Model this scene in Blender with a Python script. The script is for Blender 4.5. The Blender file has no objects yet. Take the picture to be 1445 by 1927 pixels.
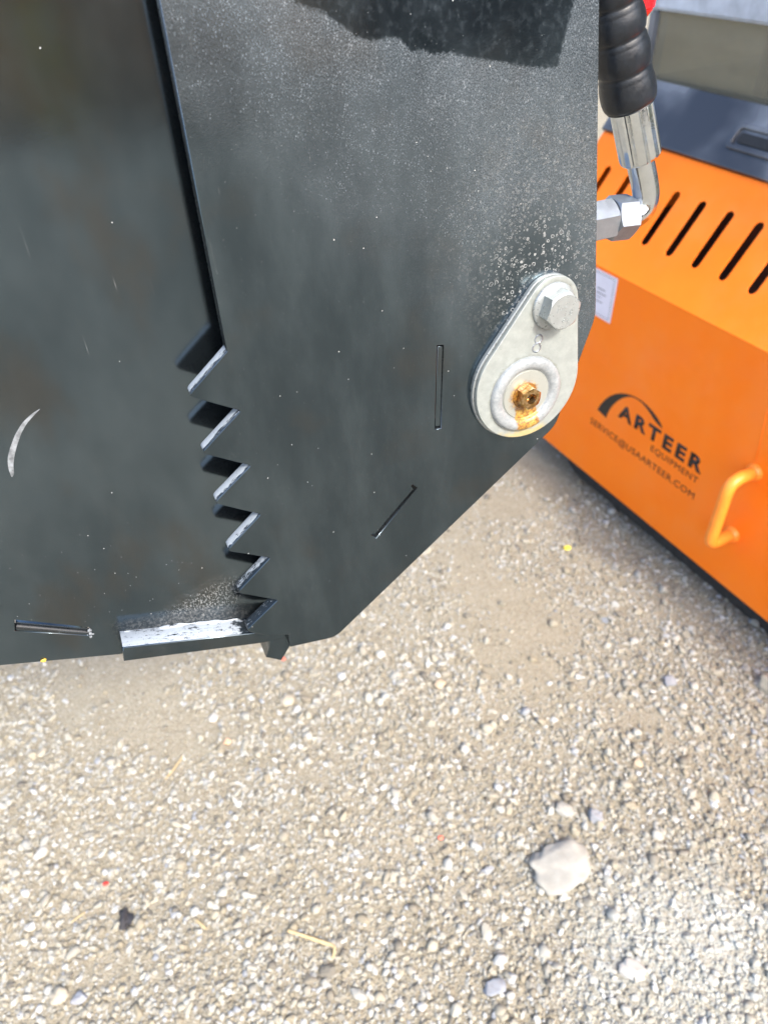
import bpy, bmesh, math, random
import numpy as np
from mathutils import Vector, Matrix, Quaternion

random.seed(7)
RNG = np.random.default_rng(11)
scene = bpy.context.scene
COL = scene.collection

# ------------------------------------------------------------------ camera
CAM_H = 1.15
C = np.array([0.0, 0.0, CAM_H])
# rotation camera (x right, y up, z forward) -> world, pitched 40.5 deg down with 2.7 deg roll
F_PX, CX, CY = 1398.0, 722.5, 963.5
_nad = np.array([800 - CX, -(2600 - CY), F_PX])
_up = -_nad / np.linalg.norm(_nad)
_fw = np.array([0, 0, 1.0]) - _up[2] * _up
_fw /= np.linalg.norm(_fw)
_rt = np.cross(_up, _fw)
CAMROT = np.array([_rt, _fw, _up])

cam_data = bpy.data.cameras.new('camera')
cam = bpy.data.objects.new('camera', cam_data)
COL.objects.link(cam)
cam_data.sensor_fit = 'HORIZONTAL'
cam_data.sensor_width = 36.0
cam_data.lens = F_PX / 1445.0 * 36.0
cam_data.clip_start = 0.02
cam_data.clip_end = 400.0
_r, _u, _f = CAMROT @ [1, 0, 0], CAMROT @ [0, 1, 0], CAMROT @ [0, 0, 1]
cam.matrix_world = Matrix(((_r[0], _u[0], -_f[0], 0), (_r[1], _u[1], -_f[1], 0), (_r[2], _u[2], -_f[2], CAM_H), (0, 0, 0, 1)))
cam_data.dof.use_dof = True
cam_data.dof.focus_distance = 0.46
cam_data.dof.aperture_fstop = 12.0
scene.camera = cam

# ------------------------------------------------------------------ light
TRAVEL = Vector((-0.530, 0.80, -1.0)).normalized()
TO_SUN = -TRAVEL
sun_data = bpy.data.lights.new('sun', 'SUN')
sun_data.energy = 1.5
sun_data.angle = math.radians(8.0)
sun_data.color = (1.0, 0.95, 0.86)
sun = bpy.data.objects.new('sun', sun_data)
COL.objects.link(sun)
sun.rotation_euler = TRAVEL.to_track_quat('-Z', 'Y').to_euler()
sun.location = (3, -5, 6)

world = bpy.data.worlds.new('World')
scene.world = world
world.use_nodes = True
wn = world.node_tree
wn.nodes.clear()
sky = wn.nodes.new('ShaderNodeTexSky')
sky.sky_type = 'NISHITA'
sky.sun_disc = False
sky.sun_elevation = math.asin(TO_SUN.z)
sky.sun_rotation = math.atan2(TO_SUN.x, TO_SUN.y)
sky.air_density = 1.0
sky.dust_density = 4.0
bg = wn.nodes.new('ShaderNodeBackground')
bg.inputs['Strength'].default_value = 0.15
wo = wn.nodes.new('ShaderNodeOutputWorld')
wn.links.new(sky.outputs[0], bg.inputs[0])
wn.links.new(bg.outputs[0], wo.inputs[0])

scene.view_settings.view_transform = 'Standard'
scene.view_settings.look = 'None'
scene.view_settings.exposure = 1.70
scene.view_settings.gamma = 1.0
scene.view_settings.use_curve_mapping = False
scene.render.engine = 'CYCLES'
scene.cycles.max_bounces = 8
scene.cycles.diffuse_bounces = 4
scene.cycles.glossy_bounces = 5
scene.cycles.transmission_bounces = 6
scene.cycles.use_denoising = True

# ------------------------------------------------------------------ geometry of the place
def ray(x, y):
    v = CAMROT @ np.array([x - CX, -(y - CY), F_PX])
    return v / np.linalg.norm(v)

def on_plane(x, y, p, n):
    r = ray(x, y)
    return C + r * ((p - C) @ n) / (r @ n)

def ground_pt(x, y):
    return on_plane(x, y, np.zeros(3), np.array([0, 0, 1.0]))

# the steel plates: a nearly upright plane 0.4 m from the camera
PN = ray(0, 0)                                   # points into the plate, away from the viewer
PA = np.cross(PN, [0, 0, 1.0]); PA /= np.linalg.norm(PA)
PB = np.cross(PA, PN)
P0 = C + PN * 0.40
PO = on_plane(634, 1197, P0, PN)

def pp(x, y, d=0.0):
    """plate coordinates (metres) at height d above the front plate's face"""
    P = on_plane(x, y, P0 - PN * d, PN)
    return ((P - PO) @ PA, (P - PO) @ PB)

def pp3(x, y, d=0.0):
    q = pp(x, y, d)
    return Vector((q[0], q[1], d))

PLATE_M = Matrix(((PA[0], PB[0], -PN[0], PO[0]), (PA[1], PB[1], -PN[1], PO[1]), (PA[2], PB[2], -PN[2], PO[2]), (0, 0, 0, 1)))
SUN_L = PLATE_M.to_3x3().inverted() @ TO_SUN

# the orange machine: its side wall is an upright plane running away to the left
MU = ray(-205, -185); MU[2] = 0; MU /= np.linalg.norm(MU)
MB0 = on_plane(1240, 1003, np.array([0, 0, 0.07]), np.array([0, 0, 1.0]))
MNRM = np.array([-MU[1], MU[0], 0.0])
if (C - MB0) @ MNRM < 0: MNRM = -MNRM
MACH_M = Matrix(((-MU[0], -MNRM[0], 0, MB0[0]), (-MU[1], -MNRM[1], 0, MB0[1]), (0, 0, 1, 0), (0, 0, 0, 1)))

def fp(x, y):
    """side wall coordinates: metres to the right, height"""
    P = on_plane(x, y, MB0, MNRM)
    return (-((P - MB0) @ MU), P[2])

# ------------------------------------------------------------------ node helpers
class NT:
    def __init__(self, name):
        self.mat = bpy.data.materials.new(name)
        self.mat.use_nodes = True
        self.t = self.mat.node_tree
        self.t.nodes.clear()
        self.out = self.t.nodes.new('ShaderNodeOutputMaterial')
    def put(self, sock, v):
        if hasattr(v, 'is_linked') or isinstance(v, bpy.types.NodeSocket):
            self.t.links.new(v, sock)
        elif isinstance(v, (tuple, list)):
            if len(sock.default_value) == 4 and len(v) == 3: v = (*v, 1)
            sock.default_value = v
        else:
            try: sock.default_value = v
            except TypeError: sock.default_value = (v, v, v)
    def n(self, typ, props=None, **ins):
        nd = self.t.nodes.new(typ)
        for k, v in (props or {}).items(): setattr(nd, k, v)
        for k, v in ins.items():
            k2 = k.replace('_', ' ')
            if k.startswith('i') and k[1:].isdigit(): s = nd.inputs[int(k[1:])]
            else: s = nd.inputs[k2]
            self.put(s, v)
        return nd
    def coord(self, which='Object'):
        return self.n('ShaderNodeTexCoord').outputs[which]
    def mapping(self, vec, scale=(1, 1, 1), loc=(0, 0, 0), rot=(0, 0, 0)):
        return self.n('ShaderNodeMapping', Vector=vec, Scale=scale, Location=loc, Rotation=rot).outputs[0]
    def noise(self, vec, scale, detail=3.0, rough=0.55, dist=0.0):
        return self.n('ShaderNodeTexNoise', Vector=vec, Scale=scale, Detail=detail, Roughness=rough, Distortion=dist).outputs['Fac']
    def voro(self, vec, scale, feature='F1', rnd=1.0, out='Distance'):
        return self.n('ShaderNodeTexVoronoi', {'feature': feature}, Vector=vec, Scale=scale, Randomness=rnd).outputs[out]
    def math(self, op, a, b=0.0, c=0.0, clamp=False):
        return self.n('ShaderNodeMath', {'operation': op, 'use_clamp': clamp}, i0=a, i1=b, i2=c).outputs[0]
    def ramp(self, fac, lo, hi, a=0.0, b=1.0):
        return self.n('ShaderNodeMapRange', {'interpolation_type': 'SMOOTHSTEP'}, Value=fac, From_Min=lo, From_Max=hi, To_Min=a, To_Max=b).outputs[0]
    def cramp(self, fac, stops, interp='LINEAR'):
        nd = self.t.nodes.new('ShaderNodeValToRGB')
        nd.color_ramp.interpolation = interp
        el = nd.color_ramp.elements
        while len(el) < len(stops): el.new(0.5)
        for e, (p, c) in zip(el, stops):
            e.position = p; e.color = (*c, 1)
        self.put(nd.inputs[0], fac)
        return nd.outputs[0]
    def mix(self, fac, a, b, blend='MIX'):
        nd = self.t.nodes.new('ShaderNodeMix'); nd.data_type = 'RGBA'; nd.blend_type = blend
        self.put(nd.inputs[0], fac); self.put(nd.inputs[6], a); self.put(nd.inputs[7], b)
        return nd.outputs[2]
    def sep(self, vec):
        return self.n('ShaderNodeSeparateXYZ', Vector=vec).outputs
    def bump(self, height, strength=0.3, dist=0.001, normal=None):
        nd = self.n('ShaderNodeBump', Height=height, Strength=strength, Distance=dist)
        if normal is not None: self.t.links.new(normal, nd.inputs['Normal'])
        return nd.outputs[0]
    def bsdf(self, **kw):
        nd = self.t.nodes.new('ShaderNodeBsdfPrincipled')
        for k, v in kw.items(): self.put(nd.inputs[k.replace('_', ' ')], v)
        self.t.links.new(nd.outputs[0], self.out.inputs[0])
        return nd

MAT = {}

# ------------------------------------------------------------------ materials
def blob(m, x, y, cx, cy, r0, r1):
    """1 inside radius r0 of a point on the plate, 0 beyond r1"""
    dx = m.math('SUBTRACT', x, cx); dy = m.math('SUBTRACT', y, cy)
    d = m.math('SQRT', m.math('ADD', m.math('MULTIPLY', dx, dx), m.math('MULTIPLY', dy, dy)))
    return m.ramp(d, r0, r1, 1.0, 0.0)

def mat_front_paint():
    m = NT('black_paint_dusty')
    co = m.coord(); x, y, z = m.sep(co)
    # dust lies over the upper and right part of the plate
    wob = m.math('MULTIPLY', m.math('SUBTRACT', m.noise(co, 18, 4), 0.5), 0.09)
    g = m.math('ADD', m.math('ADD', m.math('MULTIPLY', x, 0.85), y), wob)
    dust = m.ramp(g, 0.27, 0.44)
    dco = m.mapping(co, (1.0, 0.8, 1.0), rot=(0, 0, 0.35))
    gv = m.n('ShaderNodeTexVoronoi', {'feature': 'F1'}, Vector=dco, Scale=780.0)
    gdot = m.math('MULTIPLY', m.ramp(gv.outputs['Distance'], 0.10, 0.50, 1.0, 0.0), m.ramp(m.sep(gv.outputs['Color'])[0], 0.25, 0.95))
    grain = m.math('MAXIMUM', gdot, m.ramp(m.noise(dco, 1500, 2, 0.7), 0.45, 0.75, 0.0, 0.7))
    grain2 = m.ramp(m.noise(dco, 210, 4, 0.7), 0.36, 0.70)
    patch = m.ramp(m.noise(co, 26, 4, 0.6), 0.30, 0.72)
    dusty = m.math('ADD', m.math('MULTIPLY', grain, m.math('ADD', m.math('MULTIPLY', grain2, 0.46), 0.20)), 0.02)
    dusty = m.math('MULTIPLY', m.math('MULTIPLY', dust, dusty), m.math('ADD', m.math('MULTIPLY', patch, 0.55), 0.5))
    # a patch with hardly any dust and a wandering lower edge
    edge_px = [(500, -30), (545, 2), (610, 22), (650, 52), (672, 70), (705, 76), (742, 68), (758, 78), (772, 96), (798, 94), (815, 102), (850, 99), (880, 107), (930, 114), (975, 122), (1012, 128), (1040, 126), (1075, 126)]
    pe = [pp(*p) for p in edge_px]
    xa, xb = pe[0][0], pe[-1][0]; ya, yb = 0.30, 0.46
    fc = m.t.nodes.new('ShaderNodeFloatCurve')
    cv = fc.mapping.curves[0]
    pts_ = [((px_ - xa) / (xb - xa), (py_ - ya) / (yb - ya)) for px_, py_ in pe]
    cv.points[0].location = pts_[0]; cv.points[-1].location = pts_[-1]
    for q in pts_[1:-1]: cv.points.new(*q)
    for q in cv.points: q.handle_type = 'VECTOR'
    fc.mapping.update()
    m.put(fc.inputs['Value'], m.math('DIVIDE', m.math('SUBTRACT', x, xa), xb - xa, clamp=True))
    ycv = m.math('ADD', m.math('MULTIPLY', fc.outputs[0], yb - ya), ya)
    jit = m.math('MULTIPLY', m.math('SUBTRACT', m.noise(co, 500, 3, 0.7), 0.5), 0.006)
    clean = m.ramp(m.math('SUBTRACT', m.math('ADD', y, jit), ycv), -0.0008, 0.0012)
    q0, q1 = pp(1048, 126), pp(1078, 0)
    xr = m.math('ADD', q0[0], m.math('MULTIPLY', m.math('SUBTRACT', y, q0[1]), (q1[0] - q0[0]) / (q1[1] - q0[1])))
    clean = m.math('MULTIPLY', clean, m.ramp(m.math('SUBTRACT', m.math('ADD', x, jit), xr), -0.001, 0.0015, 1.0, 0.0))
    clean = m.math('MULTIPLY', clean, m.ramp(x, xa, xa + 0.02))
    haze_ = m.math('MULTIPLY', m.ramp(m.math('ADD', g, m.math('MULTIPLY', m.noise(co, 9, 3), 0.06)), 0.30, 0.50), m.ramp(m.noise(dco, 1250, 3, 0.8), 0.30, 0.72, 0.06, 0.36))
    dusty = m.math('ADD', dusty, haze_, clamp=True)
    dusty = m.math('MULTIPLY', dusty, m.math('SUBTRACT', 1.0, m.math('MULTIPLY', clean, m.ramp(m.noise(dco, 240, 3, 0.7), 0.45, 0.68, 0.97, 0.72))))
    # dried water drops above the keeper plate
    warp = m.n('ShaderNodeTexNoise', Vector=co, Scale=420.0, Detail=2.0).outputs['Color']
    wv = m.n('ShaderNodeVectorMath', {'operation': 'MULTIPLY_ADD'}, i0=warp, i1=(0.0016, 0.0016, 0.0), i2=co).outputs[0]
    kx, ky = pp(1010, 520)
    def drops_at(scale, lo, keep_at, mask, gain):
        v = m.n('ShaderNodeTexVoronoi', {'feature': 'F1'}, Vector=wv, Scale=scale, Randomness=0.95)
        c = m.sep(v.outputs['Color'])
        size = m.math('ADD', 0.55, m.math('MULTIPLY', c[2], 0.75))
        dd = m.math('DIVIDE', v.outputs['Distance'], size)
        ring = m.math('MULTIPLY', m.ramp(dd, lo, lo + 0.08), m.ramp(dd, lo + 0.10, lo + 0.22, 1.0, 0.0))
        core = m.ramp(dd, 0.08, 0.20, 0.55, 0.0)
        d = m.math('MULTIPLY', m.math('MAXIMUM', ring, core), m.ramp(c[0], keep_at, keep_at + 0.3))
        return m.math('MULTIPLY', m.math('MULTIPLY', d, mask), gain)
    near = blob(m, x, y, kx, ky, 0.016, 0.060)
    near2 = blob(m, x, y, kx + 0.01, ky + 0.03, 0.03, 0.105)
    drops = m.math('MAXIMUM', drops_at(330.0, 0.22, 0.25, near, 0.62), drops_at(560.0, 0.20, 0.20, near2, 0.38))
    dusty = m.math('MULTIPLY', dusty, m.math('SUBTRACT', 1.0, m.math('MULTIPLY', near, 0.6)))
    # pale specks everywhere
    sp = m.n('ShaderNodeTexVoronoi', {'feature': 'F1'}, Vector=wv, Scale=260.0)
    speck = m.math('MULTIPLY', m.ramp(sp.outputs['Distance'], 0.05, 0.11, 1.0, 0.0), m.ramp(m.sep(sp.outputs['Color'])[1], 0.94, 0.96))
    sp2 = m.n('ShaderNodeTexVoronoi', {'feature': 'F1'}, Vector=wv, Scale=620.0)
    speck2 = m.math('MULTIPLY', m.ramp(sp2.outputs['Distance'], 0.08, 0.18, 1.0, 0.0), m.ramp(m.sep(sp2.outputs['Color'])[1], 0.80, 0.92))
    scr = m.math('MULTIPLY', m.ramp(m.noise(m.mapping(co, (420, 9, 1), rot=(0, 0, 0.55)), 1.0, 3, 0.6), 0.70, 0.76), m.ramp(m.noise(co, 35, 2), 0.50, 0.62, 0.0, 0.30))
    scr2 = m.math('MULTIPLY', m.ramp(m.noise(m.mapping(co, (620, 30, 1), rot=(0, 0, -0.25)), 1.0, 3, 0.6), 0.70, 0.76), m.ramp(m.noise(m.mapping(co, (28, 28, 1), loc=(3, 1, 0)), 1.0, 2), 0.52, 0.62, 0.0, 0.35))
    tot = m.math('MAXIMUM', m.math('MAXIMUM', speck, m.math('MULTIPLY', speck2, 0.3)), m.math('MAXIMUM', drops, m.math('MAXIMUM', scr, scr2)))
    smear = m.ramp(m.noise(m.mapping(co, (26, 9, 1), rot=(0, 0, 0.5)), 1.0, 5, 0.6), 0.36, 0.72)
    paint = m.mix(smear, (0.064, 0.088, 0.108), (0.102, 0.136, 0.164))
    paint = m.mix(m.ramp(m.noise(m.mapping(co, (14, 14, 1), loc=(0.3, 0.2, 0)), 1.0, 3), 0.52, 0.70, 0.0, 0.5), paint, (0.090, 0.096, 0.098))
    base = m.mix(dusty, paint, (0.245, 0.265, 0.29))
    base = m.mix(m.math('MULTIPLY', tot, 0.8), base, (0.55, 0.55, 0.53))
    film = m.math('MAXIMUM', dusty, tot)
    metal = m.math('MULTIPLY', m.math('SUBTRACT', 1.0, film, clamp=True), 0.95)
    rough = m.math('ADD', m.ramp(m.noise(co, 25, 4), 0.3, 0.7, 0.09, 0.15), m.math('MULTIPLY', dust, 0.03))
    rough = m.math('ADD', rough, m.math('MULTIPLY', film, 0.4), clamp=True)
    bh = m.math('ADD', m.math('ADD', m.math('MULTIPLY', m.noise(co, 900, 2), 0.25), m.math('MULTIPLY', drops, 0.9)), m.math('MULTIPLY', m.noise(co, 60, 2), 0.6))
    nor = m.bump(bh, 0.10, 0.0006)
    m.bsdf(Base_Color=base, Roughness=rough, Metallic=metal, Normal=nor)
    return m.mat

def mat_rear_paint():
    m = NT('black_paint_glossy')
    co = m.coord(); x, y, z = m.sep(co)
    sp = m.n('ShaderNodeTexVoronoi', {'feature': 'F1'}, Vector=co, Scale=230.0)
    low = m.ramp(y, 0.25, 0.08)
    speck = m.math('MULTIPLY', m.ramp(sp.outputs['Distance'], 0.05, 0.10, 1.0, 0.0), m.ramp(m.sep(sp.outputs['Color'])[1], 0.955, 0.975))
    sp2 = m.n('ShaderNodeTexVoronoi', {'feature': 'F1'}, Vector=m.mapping(co, (1.0, 0.45, 1), rot=(0, 0, 0.9)), Scale=520.0)
    speck2 = m.math('MULTIPLY', m.math('MULTIPLY', m.ramp(sp2.outputs['Distance'], 0.08, 0.16, 1.0, 0.0), m.ramp(m.sep(sp2.outputs['Color'])[1], 0.86, 0.92)), m.math('MULTIPLY', low, 0.35))
    scr = m.math('MULTIPLY', m.ramp(m.noise(m.mapping(co, (500, 14, 1), rot=(0, 0, -0.35)), 1.0, 3, 0.6), 0.70, 0.76), m.ramp(m.noise(co, 30, 2), 0.50, 0.62, 0.0, 0.30))
    tot = m.math('MAXIMUM', m.math('MAXIMUM', speck, speck2), scr)
    # greyish scuffs near the lip bar
    sx, sy = pp(365, 1158, -0.0260)
    scuff = m.math('MULTIPLY', blob(m, m.math('MULTIPLY', m.math('SUBTRACT', x, sx), 0.45), m.math('ADD', m.math('SUBTRACT', y, sy), m.math('MULTIPLY', m.math('SUBTRACT', x, sx), -0.35)), 0.0, 0.0, 0.006, 0.028),
                   m.ramp(m.noise(m.mapping(co, (700, 380, 1), rot=(0, 0, 0.4)), 1.0, 5, 0.8), 0.46, 0.64))
    smear = m.math('MULTIPLY', m.ramp(m.noise(m.mapping(co, (40, 14, 1), rot=(0, 0, -0.3)), 1.0, 5, 0.65), 0.45, 0.75), 0.03)
    cloud = m.ramp(m.noise(m.mapping(co, (11, 6, 1), rot=(0, 0, 0.4)), 1.0, 4, 0.6), 0.32, 0.70)
    paint = m.mix(cloud, (0.068, 0.094, 0.116), (0.112, 0.148, 0.178))
    paint = m.mix(m.ramp(m.noise(m.mapping(co, (17, 9, 1), loc=(0.7, 0.1, 0), rot=(0, 0, 0.2)), 1.0, 4), 0.50, 0.68, 0.0, 0.6), paint, (0.096, 0.096, 0.092))
    base = m.mix(smear, paint, (0.36, 0.37, 0.38))
    metal = m.math('MULTIPLY', m.math('SUBTRACT', 1.0, m.math('MAXIMUM', tot, m.math('MULTIPLY', scuff, 0.6)), clamp=True), 0.95)
    base = m.mix(m.math('MULTIPLY', scuff, 0.5), base, (0.45, 0.46, 0.46))
    base = m.mix(m.math('MULTIPLY', tot, 0.7), base, (0.62, 0.62, 0.60))
    rough = m.math('ADD', m.ramp(m.noise(co, 22, 4), 0.3, 0.7, 0.10, 0.15), m.math('MULTIPLY', m.math('MAXIMUM', tot, scuff), 0.45))
    A_, B_ = pp(233, 1190, -0.0260), pp(448, 1162, -0.0260)
    sl_ = (B_[1] - A_[1]) / (B_[0] - A_[0])
    dist = m.math('SUBTRACT', m.math('SUBTRACT', y, A_[1]), m.math('MULTIPLY', m.math('SUBTRACT', x, A_[0]), sl_))
    dist = m.math('ADD', dist, m.math('MULTIPLY', m.math('SUBTRACT', m.noise(co, 120, 4, 0.7), 0.5), 0.012))
    band = m.math('MULTIPLY', m.ramp(dist, 0.004, 0.017, 1.0, 0.0), m.ramp(x, A_[0] - 0.012, A_[0] + 0.004))
    band = m.math('MULTIPLY', band, m.ramp(x, B_[0] + 0.02, B_[0] + 0.005))
    rough = m.math('ADD', rough, m.math('MULTIPLY', band, 0.4), clamp=True)
    base = m.mix(m.math('MULTIPLY', band, 0.7), base, m.mix(m.ramp(m.noise(co, 420, 4, 0.75), 0.45, 0.62), (0.030, 0.036, 0.042), (0.16, 0.165, 0.165)))
    nor = m.bump(m.math('ADD', m.math('MULTIPLY', m.noise(co, 45, 2), 0.8), m.math('MULTIPLY', m.noise(co, 1100, 2), 0.12)), 0.08, 0.0006)
    m.bsdf(Base_Color=base, Roughness=rough, Metallic=metal, Normal=nor)
    return m.mat

def mat_worn(name, amount_lo, amount_hi, fade=None, dark_from=None, front_dark=0.0):
    """cut steel edge: chipped pale mill scale over black paint"""
    m = NT(name)
    co = m.coord(); x, y, z = m.sep(co)
    nz = m.noise(m.mapping(co, (260, 260, 700)), 1.0, 5, 0.7)
    nz2 = m.noise(m.mapping(co, (1400, 1400, 1400)), 1.0, 2, 0.7)
    v = m.math('ADD', m.math('MULTIPLY', nz, 0.72), m.math('MULTIPLY', nz2, 0.28))
    if fade:
        v = m.math('ADD', v, m.ramp(y, fade[0], fade[1], -0.16, 0.05))
    if front_dark:
        v = m.math('ADD', v, m.ramp(m.math('ADD', z, m.math('MULTIPLY', m.math('SUBTRACT', m.noise(co, 130, 3), 0.5), 0.008)), -0.0042, -0.0015, 0.0, -front_dark))
    if dark_from:
        v = m.math('ADD', v, m.ramp(m.math('ADD', x, m.math('MULTIPLY', m.math('SUBTRACT', m.noise(co, 160, 4), 0.5), 0.02)), dark_from - 0.004, dark_from + 0.006, 0.0, -0.3))
        v = m.math('ADD', v, m.math('MULTIPLY', m.math('SUBTRACT', m.noise(m.mapping(co, (45, 300, 300), rot=(0, 0, 0.43)), 1.0, 4, 0.65), 0.5), 0.55))
    fac = m.ramp(v, amount_lo, amount_hi)
    base = m.mix(fac, (0.010, 0.016, 0.024), m.mix(nz2, (0.22, 0.27, 0.34), (0.42, 0.46, 0.50)))
    rough = m.math('ADD', 0.22, m.math('MULTIPLY', fac, 0.3))
    m.bsdf(Base_Color=base, Roughness=rough, IOR=1.6, Normal=m.bump(v, 0.5, 0.0008))
    return m.mat

def mat_zinc(name, tint=(0.66, 0.69, 0.66), rough=0.42, metallic=0.55, grime=0.25):
    m = NT(name)
    co = m.coord()
    nz = m.noise(co, 180, 5, 0.65)
    spots = m.ramp(m.noise(co, 520, 3, 0.6), 0.66, 0.74)
    base = m.mix(m.ramp(nz, 0.3, 0.75), tint, tuple(min(1, c * 1.16) for c in tint))
    base = m.mix(m.math('MULTIPLY', spots, grime), base, (0.20, 0.20, 0.18))
    r = m.ramp(m.noise(co, 320, 4), 0.3, 0.7, rough - 0.08, rough + 0.10)
    m.bsdf(Base_Color=base, Roughness=r, Metallic=metallic, Normal=m.bump(m.noise(co, 900, 3), 0.12, 0.0004))
    return m.mat

def mat_keeper():
    m = NT('zinc_plated_keeper')
    co = m.coord(); x, y, z = m.sep(co)
    nz = m.noise(co, 150, 5, 0.65)
    base = m.mix(m.ramp(nz, 0.3, 0.75), (0.245, 0.268, 0.258), (0.30, 0.324, 0.31))
    smud = m.ramp(m.noise(co, 330, 4, 0.6), 0.62, 0.72)
    base = m.mix(m.math('MULTIPLY', smud, 0.35), base, (0.30, 0.32, 0.30))
    # oil and rust that ran down from the grease fitting
    rx, ry = pp(985, 805, 0.007)
    wob = m.math('MULTIPLY', m.math('SUBTRACT', m.noise(co, 160, 4, 0.6), 0.5), 0.012)
    run = m.math('MULTIPLY', m.ramp(m.math('ABSOLUTE', m.math('ADD', m.math('SUBTRACT', x, rx - 0.003), wob)), 0.017, 0.022, 1.0, 0.0), m.ramp(m.math('ADD', y, wob), ry + 0.002, ry - 0.004))
    base = m.mix(m.math('MULTIPLY', run, 0.75), base, m.mix(m.noise(co, 260, 3), (0.42, 0.28, 0.05), (0.42, 0.38, 0.20)))
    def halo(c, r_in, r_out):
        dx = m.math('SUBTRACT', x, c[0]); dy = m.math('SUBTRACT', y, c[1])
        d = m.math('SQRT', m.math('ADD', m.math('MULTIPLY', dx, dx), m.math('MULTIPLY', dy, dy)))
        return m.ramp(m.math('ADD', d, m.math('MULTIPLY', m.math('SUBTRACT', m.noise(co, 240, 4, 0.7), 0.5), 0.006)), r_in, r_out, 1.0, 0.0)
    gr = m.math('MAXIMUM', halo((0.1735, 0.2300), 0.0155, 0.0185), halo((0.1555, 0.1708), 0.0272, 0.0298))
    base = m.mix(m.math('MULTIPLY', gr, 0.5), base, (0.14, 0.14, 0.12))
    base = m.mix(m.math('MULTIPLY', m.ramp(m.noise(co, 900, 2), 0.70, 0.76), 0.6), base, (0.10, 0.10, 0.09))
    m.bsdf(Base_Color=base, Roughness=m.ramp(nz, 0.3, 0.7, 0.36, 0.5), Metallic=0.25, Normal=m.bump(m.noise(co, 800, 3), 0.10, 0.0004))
    return m.mat

def mat_pin_ring(name, centre):
    m = NT(name)
    co = m.coord(); x, y, z = m.sep(co)
    nz = m.noise(co, 420, 5, 0.7)
    disc = blob(m, x, y, centre[0], centre[1], 0.0178, 0.0186)
    base = m.mix(disc, m.mix(m.ramp(nz, 0.3, 0.75), (0.24, 0.263, 0.275), (0.345, 0.37, 0.385)), (0.295, 0.306, 0.28))
    pit = m.ramp(m.noise(co, 700, 3, 0.6), 0.64, 0.72)
    base = m.mix(m.math('MULTIPLY', pit, 0.5), base, (0.16, 0.17, 0.16))
    wob = m.math('MULTIPLY', m.math('SUBTRACT', m.noise(co, 230, 4, 0.65), 0.5), 0.010)
    dx = m.math('ADD', m.math('SUBTRACT', x, centre[0] - 0.001), wob)
    dy = m.math('ADD', m.math('SUBTRACT', y, centre[1]), wob)
    run = m.math('MULTIPLY', m.ramp(m.math('ABSOLUTE', m.math('ADD', dx, m.math('MULTIPLY', dy, 0.10))), 0.0075, 0.0105, 1.0, 0.0), m.ramp(dy, -0.006, -0.010))
    ringst = blob(m, dx, dy, -0.001, 0.0, 0.0085, 0.0125)
    st = m.math('MAXIMUM', run, m.math('MULTIPLY', ringst, 0.9))
    stain = m.cramp(m.noise(co, 330, 4, 0.65), [(0.32, (0.10, 0.040, 0.008)), (0.45, (0.30, 0.13, 0.016)), (0.57, (0.48, 0.28, 0.03)), (0.70, (0.52, 0.42, 0.16))])
    base = m.mix(m.math('MULTIPLY', st, 0.9), base, stain)
    m.bsdf(Base_Color=base, Roughness=m.ramp(nz, 0.3, 0.7, 0.32, 0.5), Metallic=0.3, Normal=m.bump(nz, 0.28, 0.0006))
    return m.mat

def mat_simple(name, color, rough=0.5, metallic=0.0, var=0.15, nscale=60.0, bump=0.0, bscale=300.0, ior=1.5):
    m = NT(name)
    co = m.coord()
    nz = m.noise(co, nscale, 4, 0.6)
    base = m.mix(m.ramp(nz, 0.25, 0.75), tuple(c * (1 - var) for c in color), tuple(min(1, c * (1 + var)) for c in color))
    kw = dict(Base_Color=base, Roughness=m.ramp(m.noise(co, nscale * 2.3, 3), 0.3, 0.7, max(0.02, rough - 0.06), rough + 0.06), Metallic=metallic, IOR=ior)
    if bump: kw['Normal'] = m.bump(m.noise(co, bscale, 3), bump, 0.001)
    m.bsdf(**kw)
    return m.mat

def mat_orange():
    m = NT('orange_powder_coat')
    co = m.coord()
    nz = m.noise(co, 9, 5, 0.6)
    base = m.mix(m.ramp(nz, 0.3, 0.7), (0.97, 0.190, 0.006), (0.98, 0.212, 0.009))
    dust = m.math('MULTIPLY', m.ramp(m.noise(co, 5, 6, 0.7), 0.40, 0.8), 0.09)
    base = m.mix(dust, base, (0.72, 0.50, 0.32))
    m.bsdf(Base_Color=base, Roughness=m.ramp(nz, 0.3, 0.7, 0.36, 0.46), Specular_IOR_Level=0.25, Normal=m.bump(m.noise(co, 700, 2), 0.06, 0.0005))
    return m.mat

def mat_dusty_trim():
    m = NT('black_trim_dusty')
    co = m.coord()
    d = m.ramp(m.noise(co, 5, 3, 0.5, 0.3), 0.36, 0.66)
    sm = m.ramp(m.noise(m.mapping(co, (9, 9, 3)), 1.0, 5, 0.7), 0.35, 0.75)
    f = m.math('MULTIPLY', d, m.math('ADD', 0.30, m.math('MULTIPLY', sm, 0.22)))
    base = m.mix(f, (0.030, 0.034, 0.045), (0.46, 0.50, 0.56))
    m.bsdf(Base_Color=base, Roughness=m.ramp(d, 0, 1, 0.16, 0.38), IOR=1.6)
    return m.mat

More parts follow.
